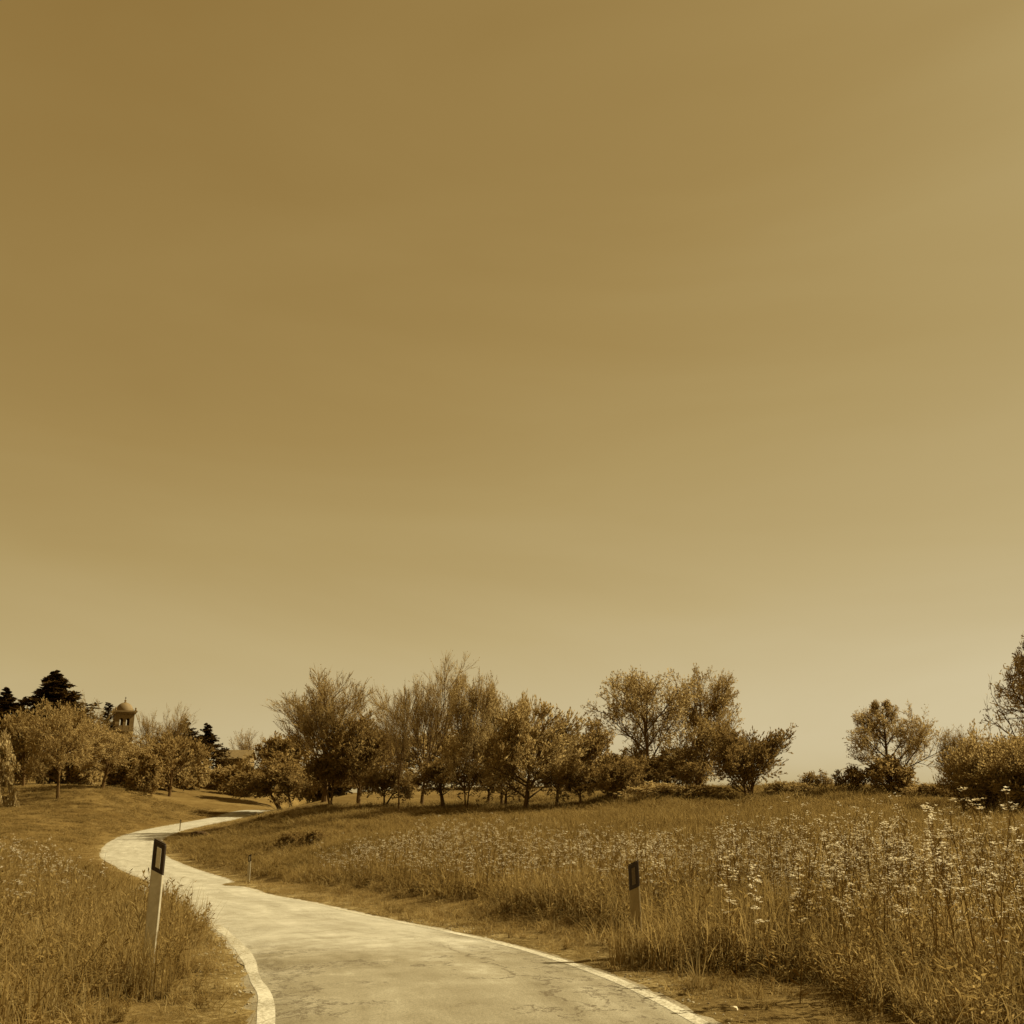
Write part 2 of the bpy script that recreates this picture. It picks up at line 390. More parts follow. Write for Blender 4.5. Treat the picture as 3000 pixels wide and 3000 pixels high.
def road_offset(xy):
    """signed distance outside the road (negative on it), side (+1 left, -1 right), road height beside it"""
    xy = np.asarray(xy, float)
    e = np.empty(len(xy)); side = np.empty(len(xy)); zr = np.empty(len(xy)); ss = np.empty(len(xy))
    C = RP + RN * (RW / 2)[:, None]
    for a in range(0, len(xy), 6000):
        q = xy[a:a+6000]
        d2 = ((q[:, None, :] - C[None, ::2, :]) ** 2).sum(2)
        i = d2.argmin(1) * 2
        v = q - C[i]
        lat = (v * RN[i]).sum(1)
        dist = np.sqrt(d2.min(1))
        lo = np.abs((v * RT[i]).sum(1))
        far = lo > 1.5
        e[a:a+6000] = np.where(far, dist, np.abs(lat)) - RW[i] / 2
        side[a:a+6000] = np.sign(lat); zr[a:a+6000] = RZ[i]; ss[a:a+6000] = RS[i]
    return e, side, zr, ss

CTRL = []
def cp(px, py, Y): CTRL.append(at(px, py, Y))
def cw(x, y, z): CTRL.append(np.array([x, y, z], float))
for i in range(0, len(RP), 14): cw(RP[i][0], RP[i][1], RZ[i]); cw(*(RP[i] + RN[i]*RW[i]), RZ[i])
for p in [(-4,7,.12),(-6,10,.14),(-9,14,.10),(-10.5,20,.12),(-16,30,-.2),(-26,45,-1.2),(-14,12,.3),(-25,25,.4),(-40,50,-.5),(-5,3,.1),(-8,-6,.2),
          (3.2,7.4,.05),(4.6,8.6,.12),(4,12,.1),(8,14,.3),(12,10,.35),(8,4,.2),(10,-6,.3),(1.5,13,-.02),(5,20,.15),(0.2,22,-.15),(-2.5,26,-.35),(-6,36,-1.35),
          (14,90,1.1),(24,95,1.3),(30,150,.2),(60,80,1.5),(50,50,1.8),(28,35,1.2),(20,25,.8),(-20,124,1.1),(-14,126,1.4),(-12,135,1.6),(-4,132,1.8),(5,128,1.9),(15,125,2.0),(0,190,1.2),(-20,170,.3),(-30,220,.3),(80,250,-3),(0,300,-1),(-150,300,6),(-60,320,1),
          (-120,100,4),(-90,60,2),(-60,40,1),(-60,10,1.0),(60,0,1),(0,-40,.2),(0,900,-6),(600,600,-8),(-700,700,2),(900,0,-3),(-900,0,2),(0,-900,-3)]: cw(*p)
for p in [(100,2440,82),(200,2400,95),(40,2370,105),(168,2335,110),(300,2302,122),(450,2332,135),(555,2312,160),(640,2305,170),(700,2345,150),(600,2380,125),(760,2345,150),
          (823,2374,124),(880,2366,126),(952,2344,96),(1050,2358,90),(1168,2384,76),(1235,2367,85),(1360,2380,76),(1540,2371,72),(1700,2367,68),(1807,2366,62),
          (1912,2318,68),(1880,2335,60),(2050,2318,68),(2190,2348,58),(2300,2318,62),(2450,2316,60),(2620,2322,58),(2760,2345,52),(2850,2420,38),(2950,2400,36),
          (1500,2500,28),(2000,2450,30),(2600,2455,25),(1700,2420,44),(2200,2400,42),(1350,2430,50),(1100,2470,42),(900,2450,62),(800,2405,84),(1000,2415,70),(620,2450,86),(735,2568,42)]: cp(*p)
for px, Y, z in [(360,215,6.5),(150,190,6.5),(20,190,6),(680,195,4.0),(728,190,3.6),(620,185,3.4),(850,190,1.0),(900,230,.6),(950,320,0),(430,180,5.5),(510,180,5.2),(30,150,3.0),(820,165,.6)]:
    cw(xat(px, Y, z), Y, z)
CTRL = np.array(CTRL)
def logpol(xy):
    xy = np.asarray(xy, float); q = xy - np.array([0.0, -8.0])
    r = np.hypot(q[:, 0], q[:, 1]) + 4.0
    th = np.arctan2(q[:, 0], q[:, 1])
    return np.stack([np.sin(th) * 1.9, np.cos(th) * 1.9, np.log(r)], 1)
def phi(a, b): return -np.sqrt(((a[:, None, :] - b[None]) ** 2).sum(2) + 0.06 ** 2)
KC = logpol(CTRL[:, :2])
A = phi(KC, KC) + np.eye(len(KC)) * 0.012
A = np.block([[A, np.ones((len(KC), 1))], [np.ones((1, len(KC))), np.zeros((1, 1))]])
WGT = np.linalg.solve(A, np.concatenate([CTRL[:, 2], [0]]))
def vnoise(x, y, seed):            # cheap smooth noise
    rs = np.random.RandomState(seed); out = 0
    for k in range(7):
        a, f, ph = rs.uniform(0, 2*math.pi), rs.uniform(.6, 1.7), rs.uniform(0, 6.28)
        out = out + np.sin((x*math.cos(a) + y*math.sin(a)) * f + ph)
    return out / 7
def ground_z(xy, raw=False):
    xy = np.asarray(xy, float).reshape(-1, 2)
    z = np.empty(len(xy))
    for a in range(0, len(xy), 20000):
        z[a:a+20000] = phi(logpol(xy[a:a+20000]), KC) @ WGT[:-1] + WGT[-1]
    e, side, zr, _ = road_offset(xy)
    z = z + vnoise(xy[:, 0]*1.6, xy[:, 1]*1.6, 3) * 0.03 + vnoise(xy[:, 0]*.35, xy[:, 1]*.35, 5) * 0.10 * np.clip(e / 6, 0, 1)
    t = np.clip(e / 2.2, 0, 1); t = t*t*(3-2*t)
    edge = zr + 0.006 - 0.03*np.clip(-e/.2, 0, 1) + vnoise(xy[:, 0]*5, xy[:, 1]*5, 8) * 0.012
    z = edge * (1 - t) + z * t
    r = np.hypot(xy[:, 0], xy[:, 1])
    cell = np.interp(xy[:, 1], [20, 60, 140], [.16, .45, .9])
    inside = np.clip((-e - cell) / cell, 0, 1)
    if not raw: z = z - inside * np.interp(r, [0, 30, 120], [.10, .2, .4])
    return z, e, side
def gz(x, y): return float(ground_z(np.array([[x, y]]))[0][0])

def axis(parts): return np.concatenate([np.arange(a, b, s) for a, b, s in parts])
gx = axis([(-60, -14, .62), (-14, 12, .2), (12, 60.1, .8)])
gy = axis([(-14, 4, .6), (4, 22, .2), (22, 60, .42), (60, 140, .75), (140, 260.1, 2.4)])
ext = np.cumsum(1.5 * 1.24 ** np.arange(22))
gx = np.concatenate([gx[0] - ext[::-1], gx, gx[-1] + ext])
gy = np.concatenate([gy[0] - ext[::-1], gy, gy[-1] + np.cumsum(3 * 1.24 ** np.arange(21))])
GX, GY = np.meshgrid(gx, gy)
gxy = np.stack([GX.ravel(), GY.ravel()], 1)
gzv, ge, gside = ground_z(gxy)
nx, ny = len(gx), len(gy)
i0 = (np.arange(ny-1)[:, None] * nx + np.arange(nx-1)[None]).ravel()
me = mesh_np("ground", np.column_stack([gxy, gzv]), [np.stack([i0, i0+1, i0+1+nx, i0+nx], 1)], [M['ground']], smooth=True)
at_ = me.attributes.new("verge", 'FLOAT', 'POINT')
wv_ = np.where(gside < 0, 1.5, np.interp(gxy[:, 1], [8, 11, 20], [1.1, .7, .5]))
at_.data.foreach_set("value", np.clip(1.25 - ge / wv_, 0, 1).astype(np.float32))
tag(link("ground", me), "dry brown meadow ground rolling away on both sides of the lane", kind="structure")

# road sheet
PALE_FROM = float(RS[np.argmax(RP[:, 1] > 12.6)])      # distance along the lane where the asphalt turns paler and smoother
M['road'] = road_mat()
def strip_mesh(name, lat, zoff, mat, i_from, i_to):
    """sheet along the road between lateral offsets (metres left of the right edge)"""
    idx = np.arange(i_from, i_to); k = lat.shape[1]
    P = RP[idx][:, None, :] + RN[idx][:, None, :] * lat[idx][:, :, None]
    crown = 0.03 * (1 - (2 * lat[idx] / RW[idx][:, None] - 1) ** 2)
    Z = RZ[idx][:, None] + crown + zoff
    V = np.concatenate([P, Z[:, :, None]], 2).reshape(-1, 3)
    n = len(idx)
    a = (np.arange(n-1)[:, None] * k + np.arange(k-1)[None]).ravel()
    f = np.stack([a, a+k, a+k+1, a+1], 1)
    m_ = mesh_np(name, V, [f], [mat], smooth=True)
    uvl = m_.uv_layers.new(name="road")
    uvv = np.stack([lat[idx].ravel(), np.repeat(RS[idx], k)], 1)
    uvl.data.foreach_set("uv", uvv[f.ravel()].ravel().astype(np.float32))
    ed = m_.attributes.new("edge", 'FLOAT', 'POINT')
    w = np.repeat(RW[idx], k)
    ed.data.foreach_set("value", np.clip(1 - np.minimum(lat[idx].ravel(), w - lat[idx].ravel()) / 0.7, 0, 1).astype(np.float32))
    return m_
rs = np.random.RandomState(4)
def wob(n, amp, sm):
    a = rs.normal(0, 1, n)
    for _ in range(sm): a[1:-1] = (a[:-2] + a[1:-1] + a[2:]) / 3
    return a / (a.std() + 1e-9) * amp
nR = len(RP)
frac = np.linspace(0, 1, 13)[None, :]
lat = frac * RW[:, None]
lat[:, 0] += wob(nR, .022, 1); lat[:, -1] += wob(nR, .03, 1)
tag(link("road", strip_mesh("road", lat, 0.0, M['road'], 0, nR)), "pale worn asphalt country lane winding away to the left", kind="structure")
iN = int(np.argmax(RP[:, 1] > 34))
a0, b0 = 0.08 + wob(nR, .007, 3), 0.20 + wob(nR, .007, 2)
marking = tag(link("road_marking", strip_mesh("road_marking", np.stack([a0, b0], 1), 0.0022, M['paint'], 0, iN)), "worn white edge line along the field side of the lane", kind="structure")
a1, b1 = RW - 0.205 + wob(nR, .009, 3), RW - 0.075 + wob(nR, .008, 3)
tag(link("road_marking", strip_mesh("road_marking", np.stack([a1, b1], 1), 0.0022, M['paint'], 0, iN)), "crumbling white edge line on the side of the near delineator post", kind="structure")

# ------------------------------------------------------------------ buildings
def church():
    Y = 215.0; px = 359; s = 1.0 / pxm(Y, 15)
    x = xat(px, Y, 14)
    z0 = gz(x, Y) - 0.3
    top = at(px, 2093, Y)[2]                       # cornice height
    w = 52 * s; hw = w / 2
    t = thing("church_tower", "domed church bell tower with arched openings rising above the hillside trees", "church tower", (x, Y, z0), math.radians(29))
    h = top - z0
    b = MB()                                       # shaft, up to the bell chamber floor
    zb = h - 50 * s
    b.box(-hw, hw, -hw, hw, 0, zb)
    b.build("shaft", M['plaster'], t)
    mb = MB(); mb.box(-hw-.12, hw+.12, -hw-.12, hw+.12, zb, zb+.3); mb.build("string_course", M['plaster'], t)
    zs, ze = zb + .3, h
    aw = 9.5 * s / 2; cx = w * 0.17; sp = ze - 17 * s; th = 0.5; sill = zs + 13 * s
    def wall(m, half, arches):
        # one wall of the bell chamber, built from piers and arch heads, along x at y in [0, th]
        xs_ = [-half]
        for c in arches: xs_ += [c - aw, c + aw]
        xs_.append(half)
        for k in range(0, len(xs_), 2): m.box(xs_[k], xs_[k+1], 0, th, zs, ze)
        for c in arches:
            m.box(c - aw, c + aw, .02, th - .02, zs, sill)
            arc = [(c + aw*math.cos(a), sp + aw*math.sin(a)) for a in np.linspace(0, math.pi, 9)]
            m.prism([(c + aw, ze - .01)] + arc + [(c - aw, ze - .01)], .01, th - .01)
    for k, (rz, dx, dy) in enumerate([(0, 0, -hw), (math.pi, 0, hw), (math.pi/2, hw, 0), (-math.pi/2, -hw, 0)]):
        m = MB(); half = hw if k < 2 else hw - th - .003
        wall(m, half, [-cx, cx])
        o = m.build("bell_chamber_wall", M['plaster'], t); o.rotation_euler = (0, 0, rz); o.location = (dx, dy, 0)
    mb = MB(); mb.box(-hw-.25, hw+.25, -hw-.25, hw+.25, h, h+.35); mb.box(-hw-.45, hw+.45, -hw-.45, hw+.45, h+.352, h+.7)
    mb.build("cornice", M['plaster'], t)
    for sx in (-1, 1):
        for sy in (-1, 1):
            f = MB(); f.lathe([(0.001, h+.7), (.22, h+.702), (.22, h+.9), (.12, h+1.0), (.2, h+1.2), (.001, h+1.45)], 8, (sx*(hw+.1), sy*(hw+.1)))
            f.build("finial", M['plaster'], t)
    rd = 23.5 * s
    d = MB(); d.lathe([(rd*1.0, h+.7), (rd*1.0, h+.8)] + [(rd*math.cos(a), h+.8+rd*1.0*math.sin(a)) for a in np.linspace(0.02, math.pi/2-.01, 14)], 28)
    dome = d.build("dome", M['dome'], t, True)
    zt = h + .8 + rd
    l = MB(); l.lathe([(.26, zt-.12), (.26, zt+.1), (.15, zt+.13), (.15, zt+.3), (.26, zt+.42), (.001, zt+.65)], 10); l.build("lantern", M['plaster'], dome)
    c = MB(); c.box(-.05, .05, -.05, .05, zt+.6, zt+1.2); c.box(-.2, .2, -.045, .045, zt+.92, zt+1.0); c.build("cross", M['stone_dark'], dome)
church()

def house():
    Y = 195.0; px = 690
    p = at(px, 2222, Y)
    z0 = gz(p[0], Y) - .2
    t = thing("farmhouse", "low farmhouse with a shallow pitched roof half hidden behind bushes", "house", (p[0], Y, z0), math.radians(4))
    s = 1 / pxm(Y, 5); hw = 52 * s; ze = p[2] - z0
    dp = 3.2
    b = MB(); b.box(-hw+.35, hw-.35, -dp, dp, 0, ze)
    b.add([(-hw+.35,-dp,ze),(-hw+.35,dp,ze),(-hw+.35,0,ze+1.45)], [(0,1,2)]); b.add([(hw-.35,-dp,ze),(hw-.35,dp,ze),(hw-.35,0,ze+1.45)], [(0,2,1)])
    wall = b.build("wall", M['plaster'], t)
    for sy in (-1, 1):
        r = MB(); y0, y1 = sy*(dp+.5), 0
        r.add([(-hw, y0, ze-.1), (hw, y0, ze-.1), (hw, y1, ze+1.6), (-hw, y1, ze+1.6), (-hw, y0, ze-.26), (hw, y0, ze-.26), (hw, y1, ze+1.44), (-hw, y1, ze+1.44)],
              [(0,1,2,3),(7,6,5,4),(0,4,5,1),(1,5,6,2),(3,2,6,7),(0,3,7,4)])
        r.build("roof_slope", M['tiles'], t)
    for k in (-.55, 0, .55):
        w = MB(); w.box(k*hw-.45, k*hw+.45, -dp-.03, -dp+.05, ze-1.9, ze-.7); w.build("window", M['stone_dark'], t)
    d = MB(); d.box(.27*hw-.5, .27*hw+.5, -dp-.04, -dp+.05, .2, 2.3); d.build("door", M['bark'], t)
house()

# ------------------------------------------------------------------ roadside delineator posts
def delineator(label, px, py_base, Y, rz, slant, lean=0.0, height=1.08, zb=None, refl='reflector', body='post_white'):
    x = xat(px, Y, .1)
    z = gz(x, Y) if zb is None else zb
    t = thing("delineator_post", label, "road post", (x, Y, z - .02), rz, "delineator posts along the lane")
    t.rotation_euler = (0, lean, rz)
    w, dep = .058, .085                # half width, depth behind: rounded triangular hollow section
    sec = [(-w, 0), (-w+.012, -.012), (w-.012, -.012), (w, 0), (w-.006, .022), (.018, dep), (-.018, dep), (-w+.006, .022)]
    def seg(m, z_lo, z_hi, grow=0.0):  # slanted ends: z shifts with x by slant
        n = len(sec)
        g = [(a * (1 + grow), b + (b - .03) * grow) for a, b in sec]
        lo = [(a, b, (z_lo if z_lo <= 0 else z_lo + slant * a / w)) for a, b in g]
        hi = [(a, b, z_hi + slant * a / w) for a, b in g]
        m.add(lo + hi, [tuple(range(n-1, -1, -1)), tuple(range(n, 2*n))] + [(i, (i+1) % n, (i+1) % n + n, i + n) for i in range(n)])
    m = MB(); seg(m, -.25, height - .265); m.build("post_body", M[body], t, False, .003)
    m = MB(); seg(m, height - .265 + .001, height - .012, .015); band = m.build("black_band", M['post_black'], t, False, .003)
    m = MB(); seg(m, height - .011, height, -.05); m.build("cap", M['post_black'], t)
    r = MB(); hwid = .019; zc0, zc1 = height - .225, height - .055
    r.prism([(-hwid, zc0 - slant*.3), (hwid, zc0 + slant*.3), (hwid, zc1 + slant*.3), (-hwid, zc1 - slant*.3)], -.0215, -.010)
    r.build("reflector", M[refl], band)
    return t
delineator("leaning white delineator post with black band in the tall grass beside the near bend", 431, 2830, 9.4, math.radians(8), -.028, math.radians(0.5), 1.25)
delineator("delineator post sunk in the flowering tall grass of the right-hand verge", 1868, 2760, 11.2, math.radians(-16), .026, math.radians(-1.2), .97, None, 'reflector_dim', 'post_brown')
delineator("small delineator post standing where the lane dips out of sight", 738, 2570, 42, 0, .02)
delineator("tiny distant delineator post on the far bend of the lane", 533, 2431, 96.5, 0, -.02)

# ------------------------------------------------------------------ tree generator
def unit(v): return v / (np.linalg.norm(v, axis=-1, keepdims=True) + 1e-9)
def grow(R, P, D, Ln, nseg, gnarl, up):
    n = len(P); pts = np.empty((n, nseg+1, 3)); pts[:, 0] = P; D = D.copy()
    st = (Ln / nseg)[:, None]
    for k in range(nseg):
        D = unit(D + R.normal(0, gnarl, (n, 3)) + np.array([0, 0, up]))
        pts[:, k+1] = pts[:, k] + D * st
    return pts
def sprout(R, pts, k, t0, t1, a0, a1):
    n, m = pts.shape[0], pts.shape[1] - 1
    t = t0 + (t1 - t0) * (np.arange(k)[None] + R.uniform(0.1, .9, (n, k))) / k
    f = t * m; i = np.clip(f.astype(int), 0, m-1); fr = (f - i)[..., None]
    r = np.arange(n)[:, None]
    a, b = pts[r, i], pts[r, i+1]
    P = (a + (b - a) * fr).reshape(-1, 3)
    d = unit(b - a).reshape(-1, 3)
    q = R.normal(0, 1, (len(d), 3)); q = unit(q - (q * d).sum(1, keepdims=True) * d)
    ang = np.radians(R.uniform(a0, a1, len(d)))[:, None]
    return P, unit(d * np.cos(ang) + q * np.sin(ang)), t.reshape(-1), np.repeat(np.arange(n), k)
class Acc:                         # verts and faces of one mesh, several materials
    def __init__(s): s.v, s.f, s.m, s.n = [], [], [], 0
    def put(s, v, f, m): s.v.append(v); s.f.append(f + s.n); s.m.append(m); s.n += len(v)
    def tubes(s, pts, r0, r1, sides, m):
        n, k = pts.shape[:2]
        d = unit(pts[:, -1] - pts[:, 0])
        ref = np.where(np.abs(d[:, 2:3]) < .8, np.array([[0, 0, 1.]]), np.array([[1., 0, 0]]))
        u = unit(np.cross(d, ref)); w = np.cross(d, u)
        rr = np.asarray(r0).reshape(-1, 1) + (np.asarray(r1) - np.asarray(r0)).reshape(-1, 1) * np.linspace(0, 1, k)[None] ** .8
        a = np.arange(sides) * 2 * math.pi / sides
        ring = u[:, None, None] * np.cos(a)[None, None, :, None] + w[:, None, None] * np.sin(a)[None, None, :, None]
        V = (pts[:, :, None, :] + ring * rr[:, :, None, None]).reshape(-1, 3)
        b = (np.arange(n) * k * sides)[:, None, None] + (np.arange(k-1) * sides)[None, :, None]
        j = np.arange(sides)[None, None]; j2 = (j + 1) % sides
        s.put(V, np.stack([b+j, b+j2, b+j2+sides, b+j+sides], -1).reshape(-1, 4), m)
    def ribbons(s, P, D, L_, W_, m, R):          # thin pointed strips: twig tips, needles, narrow leaves
        n = len(P)
        q = R.normal(0, 1, (n, 3)); side = unit(np.cross(D, q)) * np.asarray(W_).reshape(-1, 1) * .5
        tip = P + D * np.asarray(L_).reshape(-1, 1); mid = (P + tip) * .5 + R.normal(0, .05, (n, 3)) * np.asarray(L_).reshape(-1, 1)
        V = np.stack([P, mid - side, tip, mid + side], 1).reshape(-1, 3)
        s.put(V, np.arange(4 * n).reshape(n, 4), m)
    def mesh(s, name, mats): return mesh_np(name, np.concatenate(s.v), s.f, mats, s.m)
    def allv(s): return np.concatenate(s.v)

def gen(seed, kind, leaf=1.0, lean=0.0, trunks=1, spread=1.0, twig=0, big=1.0, cone=False, t0=None, lod=1.0):
    """unit-ish plant: returns trunk accumulator, crown accumulator (slots 0 twig, 1 leaf)"""
    R = np.random.RandomState(seed)
    T, C = Acc(), Acc()
    if kind in ('conifer', 'cypress'):
        trunk = grow(R, np.zeros((1, 3)), np.array([[0, 0, 1.]]), np.array([10.]), 8, .012, .1)
        T.tubes(trunk, [.26], [.03], 7, 0)
        nb = int(140 * max(lod, .6)) // 2 * 2 if kind == 'conifer' else 50
        P, D, t, _ = sprout(R, trunk, nb, .1, .985, 62, 88)
        if kind == 'conifer':
            ln = (3.7 * (1 - t) ** 1.15 + .05) * R.uniform(.6, 1.15, nb)
            up = .02 + .12 * t
        else:
            ln = (.95 * (1 - t) ** .5 + .2) * R.uniform(.7, 1.1, nb); up = np.full(nb, .5)
        D[:, 2] += up * .8; D = unit(D)
        b1 = grow(R, P, D, ln, 4, .06, .02 if kind == 'conifer' else .25)
        T.tubes(b1[::2], np.full(nb//2, .05), np.full(nb//2, .012), 4, 0)
        C.tubes(b1, np.full(nb, .045), np.full(nb, .012), 3, 0)
        P, D, t2, _ = sprout(R, b1, 9, .15, 1, 35, 65)
        b2 = grow(R, P, D, np.repeat(ln, 9) * R.uniform(.16, .36, nb*9), 2, .1, -.04)
        C.tubes(b2, np.full(len(b2), .018), np.full(len(b2), .006), 3, 0)
        P, D, _, _ = sprout(R, b2, int(9 * leaf), .0, 1, 20, 70)
        C.ribbons(P, D, np.minimum(R.uniform(.22, .46, len(P)), .12 + .3 * np.repeat(np.repeat(ln, 9), int(9 * leaf))) * (1 if kind == 'conifer' else .55), R.uniform(.11, .2, len(P)) * (1 if kind == 'conifer' else .6), 1, R)
        return T, C
    base = R.normal(0, .12, (trunks, 3)) * (trunks > 1); base[:, 2] = 0
    d0 = np.zeros((trunks, 3)); d0[:, 2] = 1; d0[:, 0] = lean
    if trunks > 1: d0[:, :2] += unit(R.normal(0, 1, (trunks, 2))) * (.32 if kind != 'shrub' else .75)
    prm = dict(  # trunk len, radius, limbs (n,t0,a0,a1,len), sub, up
        bare=(3.6, .21, (12, .50, 8, 50, 1.75), (8, 15, 38), .05),
        leafy=(5.2, .19, (13, .20, 28, 68, .74), (8, 28, 60), .045),
        bushy=(3.4, .17, (14, .12, 25, 66, .98), (8, 25, 55), .06),
        olive=(2.3, .16, (12, .48, 30, 70, 1.0), (7, 35, 70), .035),
        shrub=(2.0, .06, (8, .05, 25, 70, .85), (6, 30, 65), .05))[kind]
    tl, tr, lm, sb, up = prm
    if t0: lm = (lm[0], t0, *lm[2:])
    if cone: tl *= 1.5; lm = (lm[0] + 8, .10, 40, 72, lm[4])
    trunk = grow(R, base, unit(d0), np.full(trunks, tl) * R.uniform(.85, 1.1, trunks), 6, .045, .03)
    T.tubes(trunk, np.full(trunks, tr * (1.0 if trunks == 1 else .7)), np.full(trunks, tr * .28), 8, 0)
    # root flare
    fl = np.stack([base + [0, 0, -.2], base + [0, 0, .02], trunk[:, 0] + (trunk[:, 1] - trunk[:, 0]) * .35], 1)
    T.tubes(fl, np.full(trunks, tr * 1.5 * (1.0 if trunks == 1 else .7)), np.full(trunks, tr * .8), 8, 0)
    P, D, t, _ = sprout(R, trunk, lm[0], lm[1], 1.0, lm[2], lm[3])
    n1 = len(P)
    shape = np.sin(np.clip((t - lm[1]) / (1 - lm[1]), 0, 1) * 2.2 + .75)
    ln = tl * lm[4] * (.55 + .5 * shape) * R.uniform(.75, 1.15, n1)
    if cone: ln = tl * .62 * (1.12 - t) * R.uniform(.75, 1.15, n1)
    D[:, :2] *= spread; D = unit(D)
    b1 = grow(R, P, D, ln, 5, .055, up)
    T.tubes(b1, tr * .42 * (1.15 - t * .6), np.full(n1, tr * .10), 5, 0)
    P, D, t, par = sprout(R, b1, sb[0], .22, 1, sb[1], sb[2])
    l2 = ln[par] * (.62 - .28 * t) * R.uniform(.7, 1.2, len(P))
    b2 = grow(R, P, D, l2, 4, .07, up * 1.4)
    T.tubes(b2, np.full(len(P), tr * .16), np.full(len(P), tr * .045), 4, 0)
    P, D, t, par = sprout(R, b2, max(3, int(round(6 * lod ** .5))), .2, 1, sb[1], sb[2])
    l3 = l2[par] * (.58 - .2 * t) * R.uniform(.7, 1.25, len(P))
    b3 = grow(R, P, D, l3, 2, .09, up * 1.6)
    C.tubes(b3, np.full(len(P), tr * .07), np.full(len(P), tr * .03), 3, 0)
    k4 = {'bare': 9, 'leafy': 5, 'bushy': 6, 'olive': 4, 'shrub': 5}[kind] + twig
    k4 = max(2, int(round(k4 * lod ** .6)))
    P, D, t, par = sprout(R, b3, k4, .15, 1, sb[1] * .8, sb[2] * .9)
    D[:, 2] += .25 if kind != 'olive' else 0; D = unit(D)
    l4 = np.maximum(l3[par] * .7, .28) * R.uniform(.7, 1.3, len(P))
    C.ribbons(P, D, l4, R.uniform(.03, .055, len(P)) * big * (.7 if kind == 'bare' else 1), 0, R)
    k5 = {'bare': 1, 'leafy': 3.2, 'bushy': 3.0, 'olive': 4.5, 'shrub': 3}[kind]
    nl = int(len(P) * k5 * leaf)
    if nl:
        pw = l4 ** 1.6; i = R.choice(len(P), nl, p=pw / pw.sum()); f = R.uniform(.2, 1.05, nl)[:, None]
        Q = P[i] + D[i] * l4[i][:, None] * f
        if kind == 'bushy': E = unit(D[i] + R.normal(0, .35, (nl, 3)) + [0, 0, .3])
        else: E = unit(D[i] * .5 + R.normal(0, .7, (nl, 3)))
        sz = {'bare': .12, 'leafy': .15, 'bushy': .18, 'olive': .15, 'shrub': .18}[kind] * big * lod ** -.35
        C.ribbons(Q, E, R.uniform(.7, 1.35, nl) * sz, R.uniform(.35, .6, nl) * sz, 1, R)
    return T, C

def plant(name, label, cat, px, py, Y, x0, x1, ytop, kind, leafm, seed, trunkm='bark', twigm='twig', group=None, cbot=None, **kw):
    """grow a plant whose foot stands at photo column px, distance Y, and whose crown spans columns x0..x1 and reaches row ytop"""
    p = at(px, py, Y)
    x = p[0]; z = gz(x, Y)
    kw.setdefault('big', float(np.interp(Y, [60, 160], [1.0, 1.45])))
    kw.setdefault('lod', float(np.clip(((x1 - x0) * (py - ytop) / 60000.0) ** .6, .3, 1.0)))
    T, C = gen(seed, kind, **kw)
    H = at(px, ytop, Y)[2] - z
    zc = z + .65 * H                                         # height of the crown's middle
    cv = C.allv()
    lo, hi = np.percentile(cv[:, 0], [2.2, 97.8]); zt = np.percentile(cv[:, 2], 99.3)
    sz = H / zt
    sx = (x1 - x0) / pxm(Y, zc) / (hi - lo)
    off = xat((x0 + x1) / 2, Y, zc) - x - (lo + hi) / 2 * sx  # crown centre against foot
    def fit(A):
        for k, v in enumerate(A.v):
            v = v.copy(); hfrac = np.clip(v[:, 2] / zt, 0, 1) ** 1.3
            v[:, 0] = v[:, 0] * sx + off * hfrac
            v[:, 1] *= sx; v[:, 2] *= sz
            A.v[k] = v
    fit(T); fit(C)
    t = thing(name, label, cat, (x, Y, z - .04), 0, group)
    link("trunk", T.mesh("trunk", [M[trunkm]]), t)
    link("crown", C.mesh("crown", [M[twigm], M[leafm]]), t)
    return t

